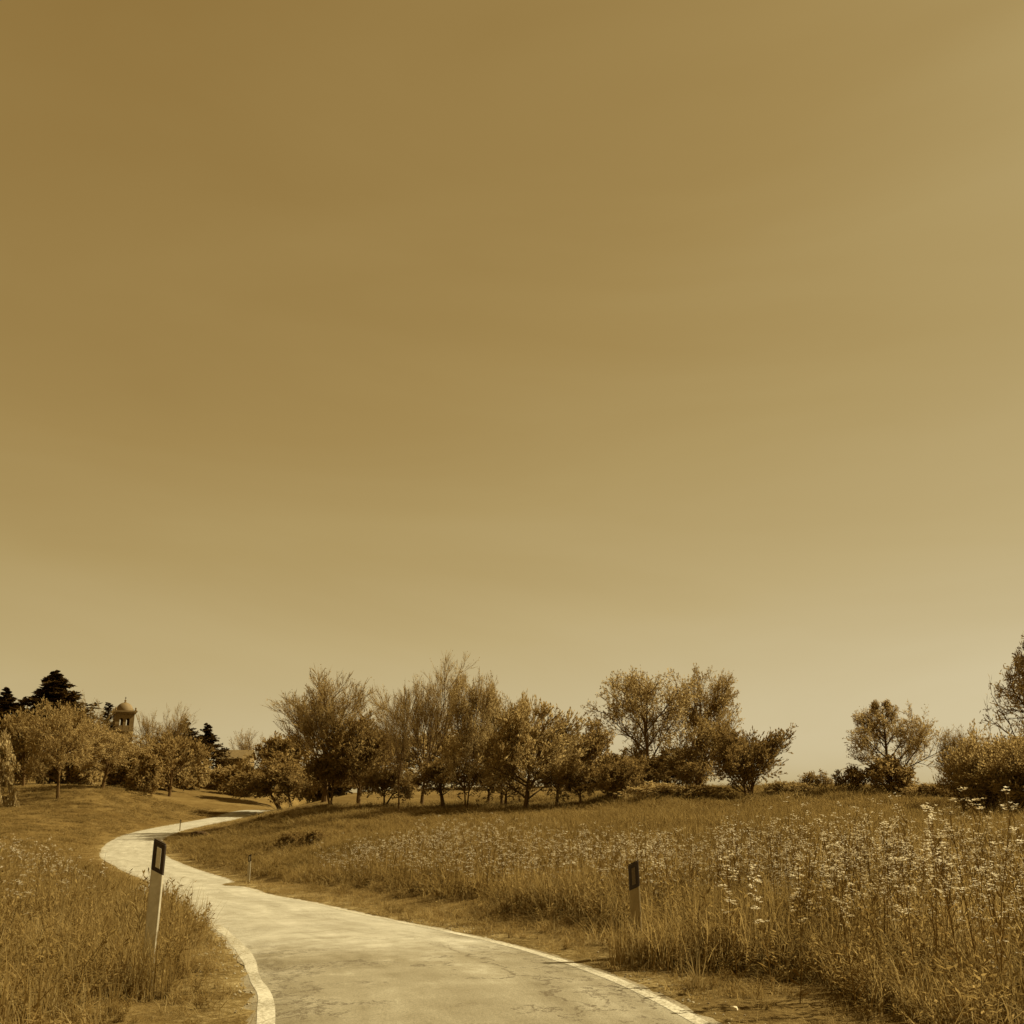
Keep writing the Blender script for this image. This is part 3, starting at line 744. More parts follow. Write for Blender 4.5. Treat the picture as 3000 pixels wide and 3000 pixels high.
TREES = [
 # name, label, category, foot px, py, Y, crown x0, x1, top, kind, leaf material, seed, kwargs
 ("conifer_tree", "large dark conifer with a broad pointed crown above the hillside trees", "conifer", 147, 2200, 190, 35, 262, 1966, 'conifer', 'needle', 1, {}),
 ("conifer_tree", "dark conifer cut off by the left picture edge", "conifer", 18, 2200, 190, -75, 95, 2016, 'conifer', 'needle', 2, {}),
 ("conifer_tree", "tiny dark conifer tip between the two big hilltop conifers", "conifer", 61, 2200, 195, 48, 76, 2042, 'cypress', 'needle', 3, {}),
 ("cypress_tree", "narrow dark cypress right beside the church tower", "cypress", 309, 2200, 200, 293, 330, 2058, 'cypress', 'needle', 4, {}),
 ("conifer_tree", "dark conifer with ragged branch tips standing left of the farmhouse", "conifer", 605, 2290, 185, 552, 660, 2119, 'conifer', 'needle', 5, {}),
 ("conifer_tree", "low dark conifer behind the bare trees next to the church", "conifer", 535, 2260, 180, 480, 590, 2105, 'conifer', 'needle', 6, {}),
 ("bare_tree", "bare rounded tree just right of the church tower", "tree", 433, 2215, 175, 388, 466, 2086, 'bare', 'leaf_mid', 7, dict(leaf=.5)),
 ("bare_tree", "taller bare tree with arching crown between church and dark conifer", "tree", 500, 2230, 172, 446, 560, 2070, 'bare', 'leaf_mid', 8, dict(leaf=.5)),
 ("bare_tree", "bare tree with flat rounded crown behind the farmhouse roof", "tree", 728, 2240, 206, 668, 784, 2140, 'bare', 'leaf_mid', 9, dict(leaf=.5, spread=1.5)),
 ("hillside_tree", "dark brushy tree at the left edge below the conifers", "tree", 70, 2290, 125, -10, 150, 2095, 'bushy', 'leaf_mid', 10, {}),
 ("hillside_tree", "tall pale twiggy tree behind the hillside orchard", "tree", 235, 2280, 135, 165, 300, 2055, 'bare', 'leaf_mid', 11, dict(leaf=1.0)),
 ("orchard_tree", "broad brushy tree on one short dark trunk in the left meadow", "tree", 170, 2333, 110, 75, 270, 2062, 'leafy', 'leaf_mid', 12, dict(leaf=1.0)),
 ("orchard_tree", "forked leaning tree with low rounded crown in the left meadow", "tree", 300, 2302, 121, 225, 392, 2130, 'leafy', 'leaf_mid', 13, dict(lean=.1)),
 ("blossom_tree", "pale blossoming tree at the left picture edge", "tree", -20, 2290, 105, -80, 24, 2140, 'shrub', 'blossom', 14, dict(trunks=3)),
 ("hillside_tree", "dull brown tree among bushes below the church", "tree", 455, 2290, 145, 385, 520, 2180, 'leafy', 'leaf_mid', 15, {}),
 ("hillside_tree", "shaded bushy tree left of the farmhouse conifer", "tree", 500, 2290, 140, 440, 580, 2150, 'bushy', 'leaf_dark', 16, {}),
 ("round_shrub", "rounded pale brown shrub at the foot of the hillside", "shrub", 560, 2315, 160, 515, 612, 2228, 'shrub', 'leaf_mid', 17, dict(trunks=4)),
 ("round_shrub", "low shrub next to the rounded pale brown one below the farmhouse", "shrub", 640, 2310, 165, 600, 690, 2248, 'shrub', 'leaf_mid', 18, dict(trunks=4)),
 ("round_shrub", "shrub in front of the farmhouse wall", "shrub", 690, 2300, 172, 650, 745, 2246, 'shrub', 'leaf_mid', 19, dict(trunks=4)),
 ("evergreen_tree", "dark rounded evergreen rising behind the leaning olive tree", "tree", 820, 2330, 150, 740, 895, 2160, 'olive', 'leaf_dark', 20, dict(leaf=1.2)),
 ("olive_tree", "dark leaning olive tree with slanted trunk beside the end of the lane", "tree", 823, 2372, 124, 694, 888, 2212, 'olive', 'leaf_dark', 21, dict(lean=-.5, t0=.66, leaf=1.1)),
 ("olive_tree", "small slim dark tree right next to the leaning olive tree", "tree", 852, 2376, 123, 790, 915, 2245, 'olive', 'leaf_dark', 22, dict(leaf=.8)),
 ("bare_tree", "bare fan-shaped tree with a long limb reaching to the left", "tree", 950, 2342, 96, 835, 1085, 1992, 'bare', 'leaf_mid', 23, dict(leaf=.6, twig=2, spread=1.1)),
 ("dark_tree", "dense dark leafy tree in front of the bare fan-shaped tree", "tree", 1050, 2357, 90, 955, 1142, 2105, 'bushy', 'leaf_dark', 24, dict(leaf=1.1)),
 ("dark_tree", "dark understorey tree on thin trunks left of the dense dark one", "tree", 968, 2362, 92, 905, 1040, 2195, 'olive', 'leaf_dark', 25, dict(trunks=2)),
 ("slender_tree", "slender tree with one thin bare trunk standing in front of the grove", "tree", 1168, 2385, 75, 1098, 1200, 2035, 'bare', 'leaf_mid', 26, dict(leaf=.25, t0=.6, lod=.4)),
 ("bare_tree", "tallest bare tree with broad upright fan of branches in the middle grove", "tree", 1235, 2366, 84, 1108, 1362, 1936, 'bare', 'leaf_mid', 27, dict(leaf=.8, twig=2)),
 ("leafing_tree", "tall twin-trunked tree with fresh pale leaves right of the tallest bare tree", "tree", 1366, 2380, 75, 1325, 1455, 1975, 'leafy', 'leaf_pale', 28, dict(trunks=2, leaf=.55)),
 ("dark_tree", "low dark tree under the tallest bare tree", "tree", 1300, 2374, 80, 1215, 1385, 2215, 'olive', 'leaf_dark', 29, dict(leaf=.9)),
 ("leafing_tree", "pale leafing tree in the middle of the grove with a notched top", "tree", 1470, 2368, 78, 1395, 1545, 2020, 'leafy', 'leaf_pale', 30, dict(leaf=1.0)),
 ("leafing_tree", "leafing tree with upright twigs behind the broad fan-shaped tree", "tree", 1520, 2366, 80, 1470, 1610, 2045, 'bushy', 'leaf_pale', 31, {}),
 ("broad_tree", "broad low fan-shaped tree with dark short trunk in mid grove", "tree", 1540, 2370, 72, 1465, 1730, 2072, 'bushy', 'leaf_mid', 32, dict(leaf=1.2)),
 ("dark_tree", "shaded dark tree under the pale leafing trees", "tree", 1430, 2372, 82, 1360, 1500, 2230, 'olive', 'leaf_dark', 33, {}),
 ("evergreen_tree", "dark smooth evergreen peeking out behind the broad fan-shaped tree", "tree", 1725, 2340, 82, 1668, 1788, 2112, 'olive', 'leaf_dark', 34, dict(leaf=1.3)),
 ("dark_tree", "small dark round tree in front of the twin hilltop trees", "tree", 1807, 2366, 62, 1745, 1885, 2222, 'olive', 'leaf_dark', 35, dict(trunks=2)),
 ("dark_tree", "small dark shrubby tree beside the broad fan-shaped tree", "tree", 1700, 2366, 68, 1635, 1770, 2238, 'olive', 'leaf_dark', 36, {}),
 ("hilltop_tree", "big rounded tree with a visible straight trunk on the hilltop", "tree", 1910, 2305, 68, 1768, 2010, 1972, 'leafy', 'leaf_pale', 37, dict(leaf=1.0)),
 ("hilltop_tree", "tall tree with brushy top right behind the big rounded hilltop tree", "tree", 2055, 2312, 72, 1970, 2152, 1962, 'leafy', 'leaf_mid', 38, dict(leaf=.8)),
 ("hilltop_tree", "low leafing tree filling the foot of the twin hilltop trees", "tree", 2050, 2318, 66, 1960, 2165, 2110, 'bushy', 'leaf_mid', 39, dict(leaf=1.1)),
 ("dark_tree", "dark spreading bush tree on the hill's shoulder", "tree", 2185, 2345, 58, 2080, 2220, 2125, 'bushy', 'leaf_dark', 40, dict(leaf=1.1)),
 ("dark_tree", "dark bush tree with lobed crown against the open sky gap", "tree", 2200, 2345, 57, 2160, 2312, 2142, 'bushy', 'leaf_dark', 41, dict(leaf=1.1)),
 ("small_shrub", "small shrub tip on the bare hill crest", "shrub", 2392, 2315, 60, 2352, 2420, 2258, 'shrub', 'leaf_dark', 42, dict(trunks=3)),
 ("lone_tree", "lone airy tree with pointed crown standing apart on the right hill", "tree", 2612, 2322, 57, 2496, 2728, 2056, 'leafy', 'leaf_mid', 43, dict(leaf=.75, cone=True)),
 ("small_shrub", "dark shrub at the left foot of the lone airy tree", "shrub", 2490, 2318, 57, 2445, 2535, 2246, 'shrub', 'leaf_dark', 44, dict(trunks=3)),
 ("small_shrub", "dark shrub in front of the lone airy tree's trunk", "shrub", 2590, 2324, 56, 2525, 2650, 2215, 'shrub', 'leaf_dark', 45, dict(trunks=3)),
 ("small_shrub", "low dark hedge-like shrub right of the lone airy tree", "shrub", 2725, 2345, 53, 2650, 2760, 2295, 'shrub', 'leaf_dark', 46, dict(trunks=4)),
 ("large_shrub", "large brown shrub with twigs poking out at the right edge", "shrub", 2890, 2440, 36, 2795, 3010, 2150, 'bushy', 'leaf_mid', 47, dict(trunks=4, leaf=.6, lod=.6)),
 ("large_shrub", "large brown shrub cut off by the right picture edge", "shrub", 3000, 2440, 34, 2880, 3140, 2160, 'bushy', 'leaf_mid', 48, dict(trunks=4, leaf=.6, lod=.6)),
 ("large_shrub", "sprawling brown shrub with protruding branches nearest the sky gap", "shrub", 2825, 2425, 40, 2762, 2880, 2140, 'leafy', 'leaf_mid', 49, dict(trunks=3, leaf=.5)),
 ("bare_tree", "tall thin bare tree cut off by the right picture edge", "tree", 3075, 2390, 48, 2965, 3205, 1850, 'leafy', 'leaf_mid', 50, dict(leaf=.15, cone=True)),
 ("low_bush", "pale low bush on the mound below the big rounded hilltop tree", "bush", 1925, 2345, 58, 1850, 2010, 2292, 'shrub', 'leaf_mid', 51, dict(trunks=5)),
 ("low_bush", "pale low bush between the hilltop trees and the dark bush trees", "bush", 2050, 2345, 57, 1985, 2120, 2298, 'shrub', 'leaf_mid', 52, dict(trunks=5)),
 ("low_bush", "pale low bush at the edge of the sky gap", "bush", 2310, 2330, 58, 2250, 2370, 2288, 'shrub', 'leaf_mid', 53, dict(trunks=5)),
 ("low_bush", "small dark bush in the meadow beside the far bend", "bush", 925, 2462, 55, 895, 958, 2432, 'shrub', 'leaf_dark', 54, dict(trunks=4)),
 ("low_bush", "flattened dark bush left of another in the meadow by the bend", "bush", 850, 2460, 57, 815, 890, 2436, 'shrub', 'leaf_dark', 55, dict(trunks=4)),
 ("round_shrub", "shaded shrub between the orchard trees and the hillside bushes", "shrub", 420, 2300, 128, 375, 470, 2210, 'shrub', 'leaf_dark', 56, dict(trunks=4)),
 ("dark_tree", "dark low-crowned tree right of the slender thin-trunked tree", "tree", 1130, 2372, 86, 1080, 1230, 2240, 'olive', 'leaf_dark', 60, dict(trunks=2)),
 ("dark_tree", "dark low tree hanging over the middle grove's grassy edge", "tree", 1480, 2368, 76, 1420, 1560, 2250, 'olive', 'leaf_dark', 61, {}),
 ("dark_tree", "dark low tree between the broad fan-shaped tree and the small shrubby one", "tree", 1630, 2367, 70, 1560, 1705, 2225, 'olive', 'leaf_dark', 62, {}),
 ("dark_tree", "dark low bush tree at the left foot of the big rounded hilltop tree", "tree", 1870, 2330, 66, 1815, 1960, 2215, 'olive', 'leaf_dark', 63, {}),
 ("dark_tree", "dark low bush tree in front of the brushy-topped hilltop tree", "tree", 2040, 2325, 64, 1975, 2110, 2225, 'olive', 'leaf_dark', 64, {}),
 ("background_tree", "brown background tree seen between the slender and tallest trees", "tree", 1120, 2330, 125, 1040, 1210, 2150, 'bushy', 'leaf_mid', 65, {}),
 ("background_tree", "brown background tree behind the tallest bare tree's trunk", "tree", 1290, 2330, 125, 1190, 1380, 2140, 'bushy', 'leaf_mid', 66, {}),
 ("background_tree", "brown background tree behind the pale leafing trees", "tree", 1440, 2335, 120, 1350, 1540, 2130, 'bushy', 'leaf_mid', 67, {}),
 ("background_tree", "brown background tree glimpsed through the broad fan-shaped tree", "tree", 1600, 2335, 115, 1500, 1700, 2160, 'bushy', 'leaf_mid', 68, {}),
 ("background_tree", "brown background tree filling the gap left of the hilltop trees", "tree", 1780, 2330, 105, 1700, 1870, 2215, 'bushy', 'leaf_mid', 69, {}),
 ("round_shrub", "shaded shrub behind the broad brushy tree of the left meadow", "shrub", 120, 2290, 132, 60, 200, 2200, 'shrub', 'leaf_mid', 70, dict(trunks=4)),
 ("round_shrub", "shaded shrub between the two orchard trunks", "shrub", 235, 2290, 134, 180, 300, 2205, 'shrub', 'leaf_mid', 71, dict(trunks=4)),
 ("round_shrub", "shaded shrub at the left edge below the dark brushy tree", "shrub", 40, 2285, 128, -10, 95, 2190, 'shrub', 'leaf_dark', 72, dict(trunks=4)),
 ("round_shrub", "brown shrub right of the forked orchard tree", "shrub", 370, 2290, 140, 320, 440, 2205, 'shrub', 'leaf_mid', 73, dict(trunks=4)),
 ("round_shrub", "brown shrub below the ragged conifer", "shrub", 490, 2300, 150, 440, 545, 2215, 'shrub', 'leaf_mid', 74, dict(trunks=4)),
 ("round_shrub", "brown shrub left of the leaning olive tree", "shrub", 720, 2310, 160, 670, 775, 2252, 'shrub', 'leaf_dark', 75, dict(trunks=4)),
 ("background_tree", "low brown background tree between leaning olive and fan-shaped tree", "tree", 900, 2340, 132, 850, 980, 2245, 'shrub', 'leaf_mid', 76, dict(trunks=4)),
 ("background_tree", "low brown background tree under the fan-shaped bare tree", "tree", 1010, 2340, 130, 950, 1090, 2240, 'shrub', 'leaf_mid', 77, dict(trunks=4)),
 ("hilltop_tree", "brown understorey tree between the twin hilltop trees' trunks", "tree", 1975, 2318, 70, 1900, 2060, 2190, 'shrub', 'leaf_mid', 78, dict(trunks=4)),
 ("hilltop_tree", "brown understorey tree at the left foot of the twin hilltop trees", "tree", 1840, 2325, 72, 1760, 1920, 2205, 'shrub', 'leaf_mid', 79, dict(trunks=4)),
 ("hillside_tree", "brown tree filling the gap below the narrow cypress", "tree", 370, 2280, 150, 300, 430, 2150, 'leafy', 'leaf_mid', 57, {}),
]
for (nm, lb, ct, px, py, Y, x0, x1, yt, kd, lm_, sd, kw) in TREES:
    plant(nm, lb, ct, px, py, Y, x0, x1, yt, kd, lm_, sd, **kw)

# ------------------------------------------------------------------ meadow plants: tuft shapes for the grass and flowers
def blades(A, R, n, h0, h1, spread, lean, width, m, seg=3, droop=.5):
    az = R.uniform(0, 2*math.pi, n); rad = spread * np.sqrt(R.uniform(0, 1, n))
    P = np.stack([rad*np.cos(az), rad*np.sin(az), np.full(n, -.03)], 1)
    h = R.uniform(h0, h1, n); la = R.normal(0, lean, n) + rad / max(spread, .01) * lean * .8
    dz = R.uniform(0, 2*math.pi, n) * .4 + az
    side = np.stack([-np.sin(dz + R.normal(0, .8, n)), np.cos(dz), np.zeros(n)], 1)
    out = np.stack([np.cos(dz), np.sin(dz), np.zeros(n)], 1)
    rows = []
    for k in range(seg + 1):
        t = k / seg
        bend = la * t + droop * R.uniform(.2, 1, n) * t * t * np.abs(la)
        c = P + out * (h * np.sin(bend) * t)[:, None] + np.array([0, 0, 1.]) * (h * np.cos(bend) * t)[:, None]
        w = width * (1 - .92 * t ** 1.5) * .5
        rows += [c - side * w, c + side * w]
    V = np.stack(rows, 1).reshape(-1, 3)
    b = (np.arange(n) * 2 * (seg + 1))[:, None] + (np.arange(seg) * 2)[None]
    A.put(V, np.stack([b, b+1, b+3, b+2], -1).reshape(-1, 4), m)
def petals(A, R, C, size, m, k=4):
    """small four-petalled florets at the points C"""
    n = len(C)
    for j in range(k):
        a = 2*math.pi*j/k + R.uniform(0, .6, n)
        d = unit(np.stack([np.cos(a), np.sin(a), R.uniform(.1, .7, n)], 1))
        s_ = unit(np.cross(d, np.array([0, 0, 1.]) + R.normal(0, .2, (n, 3)))) * size * .32
        V = np.stack([C, C + d*size*.55 - s_, C + d*size, C + d*size*.55 + s_], 1).reshape(-1, 3)
        A.put(V, np.arange(4*n).reshape(n, 4), m)
def flower_stalk(A, R, h, heads, size, m_stem, m_pet, spread=.2):
    st = grow(R, np.array([[0, 0, -.03]]), unit(np.array([[R.normal(0, .08), R.normal(0, .08), 1.]])), np.array([h]), 5, .04, .05)
    A.tubes(st, [.0055], [.0025], 4, m_stem)
    P, D, t, _ = sprout(R, st, heads, .5, 1, 15, 45)
    br = grow(R, P, D, R.uniform(.5, 1, heads) * h * spread, 3, .06, .1)
    A.tubes(br, np.full(heads, .0028), np.full(heads, .0014), 3, m_stem)
    tip = br[:, -1]
    q = np.repeat(tip, 5, 0) + R.normal(0, 1, (heads*5, 3)) * np.array([.018, .018, .014])
    petals(A, R, q, size, m_pet)
    P, D, t, _ = sprout(R, st, 8, .05, .6, 30, 65)
    A.ribbons(P, D, R.uniform(.06, .15, 8) * min(1, h), R.uniform(.012, .025, 8), m_stem, R)

PROTO = bpy.data.collections.new("tuft_shapes")
def proto(name, build, mats, seed):
    R = np.random.RandomState(seed); A = Acc(); build(A, R)
    o = bpy.data.objects.new(name, A.mesh(name, mats)); return o
def coll(name, objs):
    c = bpy.data.collections.new(name)
    for k, o in enumerate(objs): o.name = "%s_%02d" % (name, k); c.objects.link(o)
    return c
def scatter(name, label, collection, pts, rot, sc, idx):
    me_ = bpy.data.meshes.new(name); me_.vertices.add(len(pts))
    me_.vertices.foreach_set("co", np.asarray(pts, np.float32).ravel())
    for nm, ty, val in (("rot", 'FLOAT_VECTOR', rot), ("sc", 'FLOAT_VECTOR', sc)):
        me_.attributes.new(nm, ty, 'POINT').data.foreach_set("vector", np.asarray(val, np.float32).ravel())
    me_.attributes.new("idx", 'INT', 'POINT').data.foreach_set("value", np.asarray(idx, np.int32))
    o = link(name, me_); tag(o, label, None, None, "stuff")
    g = bpy.data.node_groups.new(name, 'GeometryNodeTree')
    g.interface.new_socket("Geometry", in_out='INPUT', socket_type='NodeSocketGeometry')
    g.interface.new_socket("Geometry", in_out='OUTPUT', socket_type='NodeSocketGeometry')
    N, L = g.nodes, g.links
    gi, go = N.new("NodeGroupInput"), N.new("NodeGroupOutput")
    ci = N.new("GeometryNodeCollectionInfo"); ci.inputs['Collection'].default_value = collection
    ci.inputs['Separate Children'].default_value = True; ci.inputs['Reset Children'].default_value = True
    ip = N.new("GeometryNodeInstanceOnPoints"); ip.inputs['Pick Instance'].default_value = True
    def na(nm, ty):
        n = N.new("GeometryNodeInputNamedAttribute"); n.data_type = ty; n.inputs['Name'].default_value = nm
        return [s for s in n.outputs if s.enabled and s.name == 'Attribute'][0]
    e2r = N.new("FunctionNodeEulerToRotation"); L.new(na("rot", 'FLOAT_VECTOR'), e2r.inputs[0])
    L.new(gi.outputs[0], ip.inputs['Points']); L.new(ci.outputs[0], ip.inputs['Instance'])
    L.new(na("idx", 'INT'), ip.inputs['Instance Index']); L.new(e2r.outputs[0], ip.inputs['Rotation'])
    L.new(na("sc", 'FLOAT_VECTOR'), ip.inputs['Scale']); L.new(ip.outputs[0], go.inputs[0])
    md = o.modifiers.new("scatter", 'NODES'); md.node_group = g
    return o

GM = [M['grass'], M['grass_dry'], M['stem'], M['petal'], M['grass_far']]
def forb(A, R, h=.6, n=5):
    st = grow(R, np.concatenate([R.normal(0, .09, (n, 2)), np.full((n, 1), -.03)], 1), unit(np.stack([R.normal(0, .28, n), R.normal(0, .28, n), np.ones(n)], 1)), R.uniform(.5, 1, n) * h, 5, .06, .05)
    A.tubes(st, np.full(n, .005), np.full(n, .002), 3, 2)
    P, D, t, _ = sprout(R, st, 16, .08, 1, 25, 70)
    A.ribbons(P, D, R.uniform(.04, .12, len(P)), R.uniform(.012, .028, len(P)), 0, R)
weed = lambda k: proto("w", lambda A, R: (forb(A, R, 1.0), forb(A, R, .7, 4), blades(A, R, 14, .3, .9, .16, .35, .010, 1)), GM, 180+k)
tall = coll("tall_tuft", [proto("t", lambda A, R: (blades(A, R, 40, .35, 1.0, .18, .24, .011, 0), blades(A, R, 16, .3, .95, .2, .4, .009, 1)), GM, 100+k) for k in range(4)] + [weed(k) for k in range(4)])
meadow = coll("meadow_tuft", [proto("m", lambda A, R: (blades(A, R, 60, .35, 1.0, .5, .35, .022, 4), blades(A, R, 18, .3, 1.0, .5, .5, .016, 1)), GM, 120+k) for k in range(4)] + [proto('v', lambda A, R: (forb(A, R, .9, 12), blades(A, R, 30, .3, .9, .5, .5, .02, 4)), GM, 190+k) for k in range(2)])
short = coll("short_tuft", [proto("s", lambda A, R: (blades(A, R, 26, .3, 1.0, .35, .6, .02, 0), blades(A, R, 16, .3, 1.1, .4, .8, .016, 1)), GM, 140+k) for k in range(4)])
straw = coll("straw", [proto("d", lambda A, R: blades(A, R, 5, .5, 1.0, .3, 1.2, .016, 1, 4, .8), GM, 150+k) for k in range(4)])
flower = coll("flower_stalk", [proto("f", lambda A, R: (flower_stalk(A, R, 1.0, 7, .014, 2, 3), blades(A, R, 5, .3, .7, .05, .2, .01, 0)), GM, 160+k) for k in range(6)])
flower_far = coll("far_flower", [proto("g", lambda A, R: [flower_stalk(A, R, .9, 4, .017, 2, 3, .25)] + [blades(A, R, 10, .4, .9, .15, .2, .014, 0)], GM, 170+k) for k in range(4)])

rs = np.random.RandomState(11)
def wedge(r0, r1, dens, th=.66):
    n = int((r1**2 - r0**2) * th * dens)
    r = np.sqrt(rs.uniform(r0**2, r1**2, n)); a = rs.uniform(-th, th, n)
    return np.stack([r*np.sin(a), r*np.cos(a)], 1)
patchy = lambda xy, f, seed: vnoise(xy[:, 0]*f, xy[:, 1]*f, seed)
def put(name, label, collection, xy, keep, h0, h1, wide=1.0, tilt=.12):
    z, e, side = ground_z(xy, raw=True)
    k = keep(xy, e, side)
    xy, z, e = xy[k], z[k], e[k]; n = len(xy)
    s = rs.uniform(h0, h1, n) * (1 + .45 * patchy(xy, .45, 41) + .35 * patchy(xy, 1.7, 42))
    if callable(wide): wd = wide(xy, s)
    else: wd = s * 0 + wide
    rot = np.stack([rs.normal(0, tilt, n), rs.normal(0, tilt, n), rs.uniform(0, 6.28, n)], 1)
    scatter(name, label, collection, np.column_stack([xy, z]), rot, np.stack([wd, wd, s], 1), rs.randint(0, len(collection.objects), n))
    print(name, n)
put("tall_grass", "tall feathery grass standing behind the flowering verge", tall, wedge(5, 17, 26),
    lambda xy, e, s: (s < 0) & (e > 1.5 + .35*patchy(xy, 1.3, 21) - 1.1*np.exp(-((xy[:, 0]-1.35)**2 + (xy[:, 1]-10.8)**2) / 1.3)) & (e < 7), .32, .74, 1.0)
put("tall_grass", "tall rough grass around the leaning post on the left verge", tall, wedge(4.5, 20, 26),
    lambda xy, e, s: (s > 0) & (e > np.interp(xy[:, 1], [6.8, 8.2, 9.6, 11, 13, 15, 18], [1.6, 1.15, .85, .65, .5, .35, .3]) + .3*patchy(xy, 1.5, 22)) & (rs.uniform(0, 1, len(xy)) < np.interp(xy[:, 1], [6.5, 9], [.12, 1])), .32, .74, 1.0)
put("wildflowers", "pale wildflowers blooming over the tall grass along the lane", flower, wedge(5.5, 15, 16),
    lambda xy, e, s: (s < 0) & (e > 2.0 + .4*patchy(xy, 1.1, 23)) & (e < 6.5) & (patchy(xy, .55, 24) + .35*patchy(xy, 2.1, 34) > -.38), .45, 1.1, 1.0)
put("wildflowers", "band of pale wildflowers further along the field side of the lane", flower_far, wedge(14, 32, 9),
    lambda xy, e, s: (s < 0) & (e > 1.8) & (e < 6.0) & (patchy(xy, .4, 24) + .4*patchy(xy, 1.6, 35) > -.4), .5, 1.0, 1.2)
put("wildflowers", "pale wildflowers scattered through the grass left of the post", flower_far, wedge(9, 26, 4),
    lambda xy, e, s: (s > 0) & (e > 1.6) & (patchy(xy, .5, 25) > -.1), .5, .75, 1.1)
put("meadow_grass", "brown meadow grass on the slope below the grove", meadow, wedge(14, 46, 5.5),
    lambda xy, e, s: (s < 0) & (e > 1.9), .35, .6, lambda xy, s: .8 + .012*np.hypot(xy[:, 0], xy[:, 1]))
put("meadow_grass", "brown meadow grass on the far right hillside", meadow, wedge(44, 90, 1.9),
    lambda xy, e, s: (s < 0) & (e > 1.2), .22, .5, lambda xy, s: .9 + .012*np.hypot(xy[:, 0], xy[:, 1]))
put("meadow_grass", "meadow grass sloping down beyond the left verge", meadow, wedge(16, 46, 5),
    lambda xy, e, s: (s > 0) & (e > .8), .25, .5, lambda xy, s: .8 + .012*np.hypot(xy[:, 0], xy[:, 1]))
put("meadow_grass", "short meadow grass below the hillside orchard", meadow, wedge(44, 135, .85),
    lambda xy, e, s: (s > 0) & (e > 1.2), .08, .26, lambda xy, s: .9 + .011*np.hypot(xy[:, 0], xy[:, 1]))
put("verge_grass", "short trampled grass on the bare roadside verges", short, wedge(4.2, 30, 24),
    lambda xy, e, s: (e > .06) & (e < 3.0) & (patchy(xy, 1.4, 26) + rs.normal(0, .25, len(xy)) > np.where(s > 0, .1, -.05) - .15*(e > .9)), .05, .14, lambda xy, s: s*3.2, .2)
put("verge_grass", "short grass on the banks where the lane bends away", short, wedge(28, 130, .9, .62),
    lambda xy, e, s: (e > .25) & (e < 9) & (xy[:, 0] < 5), .10, .26, lambda xy, s: s*(2.6 + .03*np.hypot(xy[:, 0], xy[:, 1])), .2)
put("verge_grass", "knee-high rough grass stepping down from the tall grass to the verge", tall, wedge(5, 26, 20),
    lambda xy, e, s: (e > np.where((s > 0) & (xy[:, 1] < 12.5), .8, .35)) & (e < 2.3) & (rs.uniform(0, 1, len(xy)) < np.clip((e - .3) / 1.6, 0, 1)**1.3 * .8) & (patchy(xy, .9, 31) > -.25), .10, .34, .8, .25)
put("straw", "scattered bent straws on the roadside verge", straw, wedge(4.2, 22, 11),
    lambda xy, e, s: (e > .02) & (e < 3.4) & (patchy(xy, 1.2, 27) > -.1), .10, .36, lambda xy, s: s*1.1, .5)

# ------------------------------------------------------------------ single roadside plants and stones
def single(name, label, cat, px, Y, build, mats, seed, sc=1.0, group=None, parts=None):
    x = xat(px, Y, .1); z = gz(x, Y)
    R = np.random.RandomState(seed); A = Acc(); build(A, R)
    o = link(name, A.mesh(name, mats), None, (x, Y, z), R.uniform(0, 6.28)); o.scale = (sc, sc, sc)
    return tag(o, label, cat, group)
rr = random.Random(5)
spots = [(2340,8.6,1.0),(2430,8.9,1.15),(2510,8.2,1.05),(2590,8.8,1.2),(2680,8.0,1.15),(2745,8.6,1.25),(2830,7.7,1.3),(2880,8.3,1.35),(2935,7.6,1.45),(2990,7.9,1.5),(3060,7.6,1.5),
         (2790,9.2,1.3),(2260,9.2,.95),(2160,9.6,1.0),(2640,9.6,1.25),(2480,9.9,1.15)]
spots = sorted((q for q in spots if q[0] < 3000), reverse=True)
ORD = "first second third fourth fifth sixth seventh eighth ninth tenth eleventh twelfth thirteenth fourteenth fifteenth sixteenth".split()
for k, (px, Y, h) in enumerate(spots):
    hh = h * rr.uniform(.92, 1.05)
    single("wildflower_stalk", "tall pale-flowered stalk in the foreground grass, %s from the right picture edge" % ORD[k], "wildflower", px, Y,
           lambda A, R, hh=hh: (flower_stalk(A, R, hh, 13, .024, 0, 1, .18),), [M['stem'], M['petal']], 300+k, 1.0, "tall flower stalks of the right foreground")
def leafy(A, R):
    st = grow(R, R.normal(0, .05, (7, 3)) * [1, 1, 0], unit(np.stack([R.normal(0, .3, 7), R.normal(0, .3, 7), np.ones(7)], 1)), R.uniform(.45, .7, 7), 5, .05, .1)
    A.tubes(st, np.full(7, .006), np.full(7, .003), 4, 0)
    P, D, t, _ = sprout(R, st, 12, .2, 1, 20, 55)
    A.ribbons(P, D, R.uniform(.07, .13, len(P)), R.uniform(.016, .028, len(P)), 1, R)
single("leafy_weed", "upright leafy weed against the pale road left of the leaning post", "weed", 372, 11.6, leafy, [M['stem'], M['grass_dry']], 401, 1.0)
single("leafy_weed", "second upright leafy weed touching the leaning post's left side", "weed", 400, 11.0, leafy, [M['stem'], M['grass_dry']], 402, .95)
tuft = lambda A, R: (blades(A, R, 45, .5, 1.0, .12, .75, .014, 0, 4, .6), blades(A, R, 20, .4, 1.0, .12, .9, .012, 1, 4, .7))
single("dry_grass_tuft", "bright dry grass tuft flopped over the right verge below the sunk post", "grass tuft", 2040, 9.3, tuft, [M['grass_dry'], M['grass']], 411, .42)
single("grass_tuft", "dark grass tuft at the foot of the leaning post", "grass tuft", 500, 9.3, tuft, [M['grass'], M['grass_dry']], 412, .45)
single("grass_tuft", "arching grass tuft between the leaning post and the white line", "grass tuft", 545, 10.2, tuft, [M['grass'], M['grass_dry']], 413, .42)
